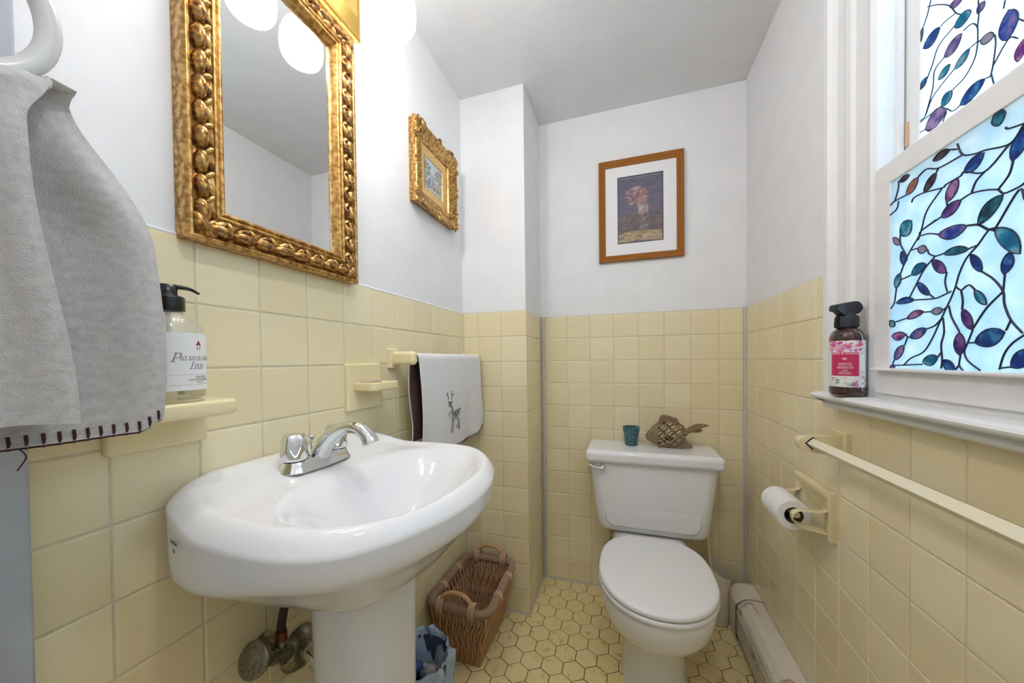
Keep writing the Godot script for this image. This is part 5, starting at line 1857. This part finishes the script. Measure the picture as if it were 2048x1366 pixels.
func make_bar_towel() -> void:
	var terry := mottled([[0.0, srgb(226, 226, 230)], [1.0, srgb(242, 242, 244)]], 0.05, 9.0, 0.95, 0.0, 0.2, 85)
	relief(terry, 0.25, 0.12, 3, 86)
	terry.rim_enabled = true
	terry.rim = 0.4
	var brown := mottled([[0.0, srgb(92, 70, 68)], [1.0, srgb(122, 98, 94)]], 0.05, 9.0, 0.95, 0.0, 0.2, 87)
	var t := thing("embroidered_towel", Vector3(0.07, 0.786, 0.54), "white hand towel with embroidered deer, hung over the towel bar", "towel")
	var rows := []
	for j in 58:
		var s := 1.9 * j / 57.0
		var row := PackedVector3Array()
		for i in 49:
			row.append(bar_towel_point(s, lerpf(0.773, 0.302, i / 48.0)))
		rows.append(row)
	var c := cloth(rows, 0.0035)
	var face := part("cloth", c[0], terry, t)
	part("lining", c[1], brown, t).set_meta("label", "brown inner side of the towel")
	var ink := plain(srgb(52, 46, 52), 0.8)
	var mb := MB.new()
	for l in DEER:
		var pts := PackedVector3Array()
		for k in range(0, l.size(), 2):
			pts.append(Vector3(0, l[k + 1] / 1000.0, l[k] / 1000.0))
		var path := PackedVector3Array()
		for k in pts.size() - 1:
			for q in 4:
				path.append(pts[k].lerp(pts[k + 1], q / 4.0))
		path.append(pts[pts.size() - 1])
		for k in path.size():
			var p := path[k]
			var hem := 0.786 + 0.006 * sin(p.z * 9.0)
			path[k] = Vector3(bar_towel_point(0.9 * (p.y - hem) / (1.1 - hem), p.z).x + 0.0008, p.y, p.z)
		mb.tube(path, 0.0011, 5)
	part("embroidery", mb, ink, face).set_meta("label", "dark embroidered standing deer with antlers")
	mb = MB.new()
	for k in 60:
		var z := lerpf(0.77, 0.304, k / 59.0)
		mb.tube(PackedVector3Array([bar_towel_point(-0.008, z) + Vector3(-0.001, 0, 0), bar_towel_point(0.0, z) + Vector3(0.001, 0, 0), bar_towel_point(0.022, z - 0.001) + Vector3(0.0012, 0, 0)]), 0.0009, 4)
	part("hem_stitch", mb, ink, face).set_meta("kind", "stuff")


const RING := Vector3(0.1518, 1.418, 1.5885)  # centre of the towel ring


func ring_towel_point(s: float, u: float) -> Vector3:
	# s < 0: the front fall, hem at -1; s = 0 in the ring; s > 0: the back fall, hem at 1. u from the right edge (0) to the left (1)
	var t := absf(s)
	var zr: float
	var zl: float
	var top := 1.462 - sqrt(maxf(0.0, 0.078 * 0.078 - pow(lerpf(1.512, 1.645, u) - 1.578, 2.0))) - 0.004
	var y: float
	var x: float
	if s >= 0.0:
		y = lerpf(top, 1.0 + 0.008 * (1.0 - u), t) + 0.012 * sm(0.1, 0.0, u) * sm(0.85, 1.0, t)
		zr = lerpf(1.482, 1.407, sm(0.0, 0.42, t)) + 0.006 * sin(t * 6.0)
		zl = lerpf(1.645, 1.665, t)
		var f := sm(0.02, 0.35, t)
		x = 0.087 - 0.016 * f * sin(PI * u * 1.0) + f * (0.013 * sin(u * 8.5 + 0.8) + 0.006 * sin(u * 17.0 + t * 2.0)) - 0.012 * f * sm(0.12, 0.0, u)
	else:
		y = lerpf(top, 1.03 + 0.004 * sin(u * 7.0), t)
		zr = lerpf(1.502, 1.522, sm(0.0, 0.2, t)) - 0.029 * sm(0.25, 1.0, t)
		zl = lerpf(1.645, 1.675, t)
		var f := sm(0.0, 0.3, t)
		x = 0.117 + 0.008 * f + f * (0.009 * sin(u * 9.0 + 2.2) + 0.004 * sin(u * 21.0)) - 0.006 * f * sm(0.15, 0.0, u)
	y -= 0.016 * sm(0.16, 0.0, u) * sm(0.25, 0.0, t)
	if t < 0.035:
		var side := (1.0 if s < 0.0 else -1.0) * sin(t / 0.035 * PI / 2)
		x = 0.102 + 0.015 * side
		y = top - 0.015 * (1.0 - cos(t / 0.035 * PI / 2)) - 0.016 * sm(0.16, 0.0, u)
	return Vector3(0.0585 + 0.9147 * x, 0.0933 + 0.9147 * y, 0.1458 + 0.9147 * lerpf(zr, zl, u))


func make_ring_towel() -> void:
	var h := thing("towel_ring", Vector3(0.022, 1.51, 1.589), "glossy white plastic towel ring on the grey door frame", "towel ring")
	var white := plain(srgb(214, 214, 214), 0.25)
	var loop := PackedVector3Array()
	for k in 64:
		var a := TAU * k / 64.0
		loop.append(RING + Vector3(0, sin(a), cos(a)) * 0.0722)
	var mb := MB.new()
	mb.tube(loop, 0.0088, 14, false, true)
	part("ring", mb, white, h)
	mb = MB.new()
	mb.rbox(Vector3(0.026, 1.499, 1.5885), Vector3(0.012, 0.06, 0.04), 0.005)
	mb.rbox(Vector3(0.09, 1.499, 1.5885), Vector3(0.135, 0.026, 0.024), 0.008)
	part("mount", mb, white, h)
	var grey := mottled([[0.0, srgb(176, 173, 171)], [0.5, srgb(192, 189, 187)], [1.0, srgb(206, 203, 201)]], 0.04, 8.0, 0.95, 0.0, 0.2, 88)
	relief(grey, 0.3, 0.10, 3, 89)
	grey.rim_enabled = true
	grey.rim = 0.5
	var t := thing("hanging_towel", Vector3(0.1, 1.0, 1.54), "thick grey fleece hand towel hanging from the towel ring", "towel")
	var rows := []
	for j in 93:
		var s := lerpf(-1.0, 1.0, j / 92.0)
		s = signf(s) * pow(absf(s), 1.25)
		var row := PackedVector3Array()
		for i in 61:
			row.append(ring_towel_point(s, i / 60.0))
		rows.append(row)
	rows.reverse()
	var c := cloth(rows, 0.004)
	var face := part("cloth", c[0], grey, t)
	part("inner_face", c[1], grey, t)
	var wine := plain(srgb(70, 30, 44), 0.8)
	mb = MB.new()
	for k in 26:
		var u := (k + 0.5) / 26.0
		var a := ring_towel_point(1.0, u)
		var b := ring_towel_point(0.985, u + 0.004)
		mb.tube(PackedVector3Array([a + Vector3(-0.005, -0.001, 0), a + Vector3(0.002, -0.0015, 0), b + Vector3(0.0052, 0, 0), b + Vector3(0.005, 0.007, 0.0005)]), 0.0014, 5)
	var edge := PackedVector3Array()
	for k in 61:
		edge.append(ring_towel_point(1.0, k / 60.0) + Vector3(0.0, -0.0012, 0))
	mb.tube(edge, 0.0011, 5)
	var loose := ring_towel_point(1.0, 0.42)
	mb.tube(smooth_path([loose, loose + Vector3(0.003, -0.01, -0.004), loose + Vector3(0.004, -0.022, 0.002)], 4), 0.0006, 4)
	part("hem_stitch", mb, wine, face).set_meta("label", "dark red blanket stitch along the hem")


# ---------------------------------------------------------------- on the window wall
func make_right_bar() -> void:
	var b := thing("towel_rail", Vector3(W, 0.86, 0.97), "long bare cream towel rail with diamond bar below the window", "towel rail")
	for z in [0.70, 1.27]:
		var mb := MB.new()
		mb.rbox(Vector3(W - 0.003, 0.886, z - 0.004), Vector3(0.02, 0.064, 0.056), 0.004)
		part("wall_plate", mb, M.cream, b)
		mb = MB.new()
		# bracket: an arm that rounds off beyond the bar
		var poly := smooth_path2([Vector2(0.0, -0.024), Vector2(0.04, -0.021), Vector2(0.074, -0.0185), Vector2(0.092, -0.01), Vector2(0.0965, 0.002), Vector2(0.092, 0.014), Vector2(0.074, 0.0195), Vector2(0.04, 0.021), Vector2(0.0, 0.024)], 4, false)
		mb.prism(poly, Transform3D(Basis(Vector3.LEFT, Vector3.UP, Vector3.FORWARD), Vector3(W, 0.886, z + 0.014)), 0.03, 0.006)
		part("bracket", mb, M.cream, b)
	var bar := MB.new()
	bar.rbox(Vector3(W - 0.069, 0.8885, 0.985), Vector3(0.0175, 0.0175, 0.54), 0.0012, 2, Basis(Vector3.BACK, PI / 4))
	part("rail", bar, M.bar, b)
	var sock := MB.new()
	var r := 0.0155
	sock.quad(Vector3(W - 0.069 - r, 0.8885, 0.7146), Vector3(W - 0.069, 0.8885 - r, 0.7146), Vector3(W - 0.069 + r, 0.8885, 0.7146), Vector3(W - 0.069, 0.8885 + r, 0.7146))
	part("socket", sock, M.dark, b)


func make_paper_holder() -> void:
	var h := thing("paper_holder", Vector3(W, 0.637, 0.573), "cream ceramic two arm toilet paper holder on the window wall", "paper holder")
	var mb := MB.new()
	mb.frame(Vector3(W - 0.001, 0.697, 0.573), Vector3(0, 0, 1), Vector3.UP, Vector3.LEFT, 0.19, 0.12, [Vector2(0, -0.004), Vector2(0, 0.011), Vector2(0.001, 0.0135), Vector2(0.004, 0.0145), Vector2(0.02, 0.0145), Vector2(0.026, 0.008), Vector2(0.059, 0.006)])
	mb.box(Vector3(W - 0.006, 0.66, 0.53), Vector3(W + 0.003, 0.73, 0.62))
	part("wall_plate", mb, M.cream, h)
	for z in [0.651, 0.498]:
		mb = MB.new()
		var poly := smooth_path2([Vector2(0.008, -0.036), Vector2(0.04, -0.030), Vector2(0.068, -0.025), Vector2(0.083, -0.015), Vector2(0.088, 0.0), Vector2(0.084, 0.012), Vector2(0.07, 0.0185), Vector2(0.042, 0.0185), Vector2(0.022, 0.021), Vector2(0.008, 0.03)], 4, false)
		mb.prism(poly, Transform3D(Basis(Vector3.LEFT, Vector3.UP, Vector3.FORWARD), Vector3(W, 0.688, z + 0.013)), 0.026, 0.006)
		part("arm", mb, M.cream, h)
	mb = MB.new()
	mb.tube(PackedVector3Array([Vector3(W - 0.072, 0.687, 0.51), Vector3(W - 0.072, 0.687, 0.64)]), 0.0085, 14)
	part("roller", mb, M.bar, h)
	var r := thing("toilet_roll", Vector3(W - 0.073, 0.642, 0.574), "small white toilet paper roll on the ceramic holder", "toilet roll")
	var ax := Basis(Vector3.RIGHT, PI / 2)
	mb = MB.new()
	mb.lathe([Vector2(0.0215, 0.0), Vector2(0.0375, 0.0), Vector2(0.0385, 0.001), Vector2(0.0385, 0.109), Vector2(0.0375, 0.11), Vector2(0.0215, 0.11)], Vector3(W - 0.073, 0.6805, 0.5185), 48, ax)
	part("paper", mb, M.paper, r)
	mb = MB.new()
	mb.lathe([Vector2(0.0215, 0.1102), Vector2(0.02, 0.1102), Vector2(0.02, -0.0002), Vector2(0.0215, -0.0002)], Vector3(W - 0.073, 0.6805, 0.5185), 32, ax)
	part("core", mb, M.kraft, r)


func make_spray_bottle() -> void:
	var at := Vector3(1.134, 1.0092, 0.787)
	var b := thing("spray_bottle", at, "dark brown spray bottle with pink floral label on the window sill", "bottle")
	var amber := plain(srgb(58, 30, 26), 0.12)
	amber.clearcoat_enabled = true
	amber.clearcoat = 0.6
	amber.clearcoat_roughness = 0.05
	var sq := Vector2(0.72, 1.0)
	var mb := MB.new()
	mb.lathe([Vector2(0.0, 0.0), Vector2(0.029, 0.0), Vector2(0.0345, 0.003), Vector2(0.0365, 0.009), Vector2(0.0365, 0.118), Vector2(0.0352, 0.127), Vector2(0.03, 0.136), Vector2(0.021, 0.142), Vector2(0.014, 0.145), Vector2(0.0, 0.146)], at, 48, Basis(), sq)
	part("bottle", mb, amber, b)
	var head := plain(srgb(44, 50, 58), 0.32)
	mb = MB.new()
	mb.lathe([Vector2(0.0, 0.143), Vector2(0.0175, 0.143), Vector2(0.0195, 0.145), Vector2(0.0195, 0.165), Vector2(0.0175, 0.168), Vector2(0.0145, 0.17), Vector2(0.0145, 0.176), Vector2(0.0, 0.177)], at, 28)
	part("collar", mb, head, b)
	mb = MB.new()
	var poly := smooth_path2([Vector2(0.0335, 0.1885), Vector2(0.03, 0.1915), Vector2(0.012, 0.195), Vector2(-0.009, 0.198), Vector2(-0.0187, 0.195), Vector2(-0.0245, 0.186), Vector2(-0.022, 0.179), Vector2(-0.0139, 0.172), Vector2(0.0, 0.171), Vector2(0.0155, 0.168), Vector2(0.021, 0.172), Vector2(0.0277, 0.1775), Vector2(0.0335, 0.1785)], 3)
	if Geometry2D.is_polygon_clockwise(poly):
		poly.reverse()
	var u := Vector3(-0.93, 0, 0.37).normalized()
	var xf := Transform3D(Basis(u, Vector3.UP, u.cross(Vector3.UP)), at - u.cross(Vector3.UP) * 0.011)
	mb.prism(poly, xf, 0.022, 0.006)
	part("sprayer", mb, head, b)
	mb = MB.new()
	mb.tube(smooth_path([at + u * 0.017 + Vector3(0, 0.172, 0), at + u * 0.0225 + Vector3(0, 0.158, 0), at + u * 0.0235 + Vector3(0, 0.144, 0)], 5), 0.003, 8, true, false, 1.6)
	part("trigger", mb, M.dark, b)
	# printed label: pale floral ground, pink panel
	var im := canvas(256, 192, srgb(232, 232, 230))
	rng.seed = 55
	for k in 150:
		var y := rng.randf() * 192
		var band := y < 46 or y > 146
		if not band and rng.randf() < 0.85:
			continue
		var x := rng.randf() * 256
		dab(im, x, y, rng.randf_range(4, 15), rng.randf_range(3, 9), [srgb(214, 84, 120), srgb(232, 170, 190), srgb(240, 240, 236), srgb(196, 204, 170), srgb(178, 92, 150), srgb(228, 214, 222), srgb(96, 132, 120)][k % 7], 0.75)
	for k in 60:
		dab(im, rng.randf_range(60, 170), rng.randf_range(2, 40), rng.randf_range(5, 14), rng.randf_range(3, 8), [srgb(214, 70, 110), srgb(236, 150, 170), srgb(240, 232, 232), srgb(190, 60, 150)][k % 4], 0.7)
	im.fill_rect(Rect2i(74, 48, 90, 98), srgb(198, 40, 92))
	for j in range(48, 146):
		im.set_pixel(76, j, srgb(228, 150, 170))
		im.set_pixel(161, j, srgb(228, 150, 170))
	dab(im, 119, 74, 9, 7, srgb(232, 170, 190), 1.0)
	var lab := MB.new()
	var rows := []
	for j in 2:
		var row := PackedVector3Array()
		for i in 41:
			row.append(Vector3(lerpf(-0.074, 0.074, i / 40.0), [0.02, 0.1155][j], 0.0))
		rows.append(row)
	lab.grid(rows)
	var rx := 0.0369 * 0.72
	var mid := -2.12
	var tag := part("label", wrapped(lab, at, rx, 0.0369, mid, 0.0), picture_material(im, 0.4), b)
	var text := MB.new()
	for l in [["Tilley & Holland", 0.0065, 0.0895, true, 0.25], ["WHITE", 0.0068, 0.067, true, 0.0], ["HIBISCUS", 0.0062, 0.0602, true, 0.0], ["SCENT", 0.0034, 0.0545, false, 0.0], ["COUNTERTOP", 0.003, 0.0505, false, 0.0], ["SPRAY CLEANER", 0.003, 0.0472, false, 0.0]]:
		text.append(wrapped(letters(l[0], l[1], 0.0002, l[3], l[4]), at, rx + 0.0002, 0.0371, mid - 0.13, l[2]))
	part("lettering", text, plain(srgb(246, 226, 230), 0.5), tag)
	rng.seed = 4714
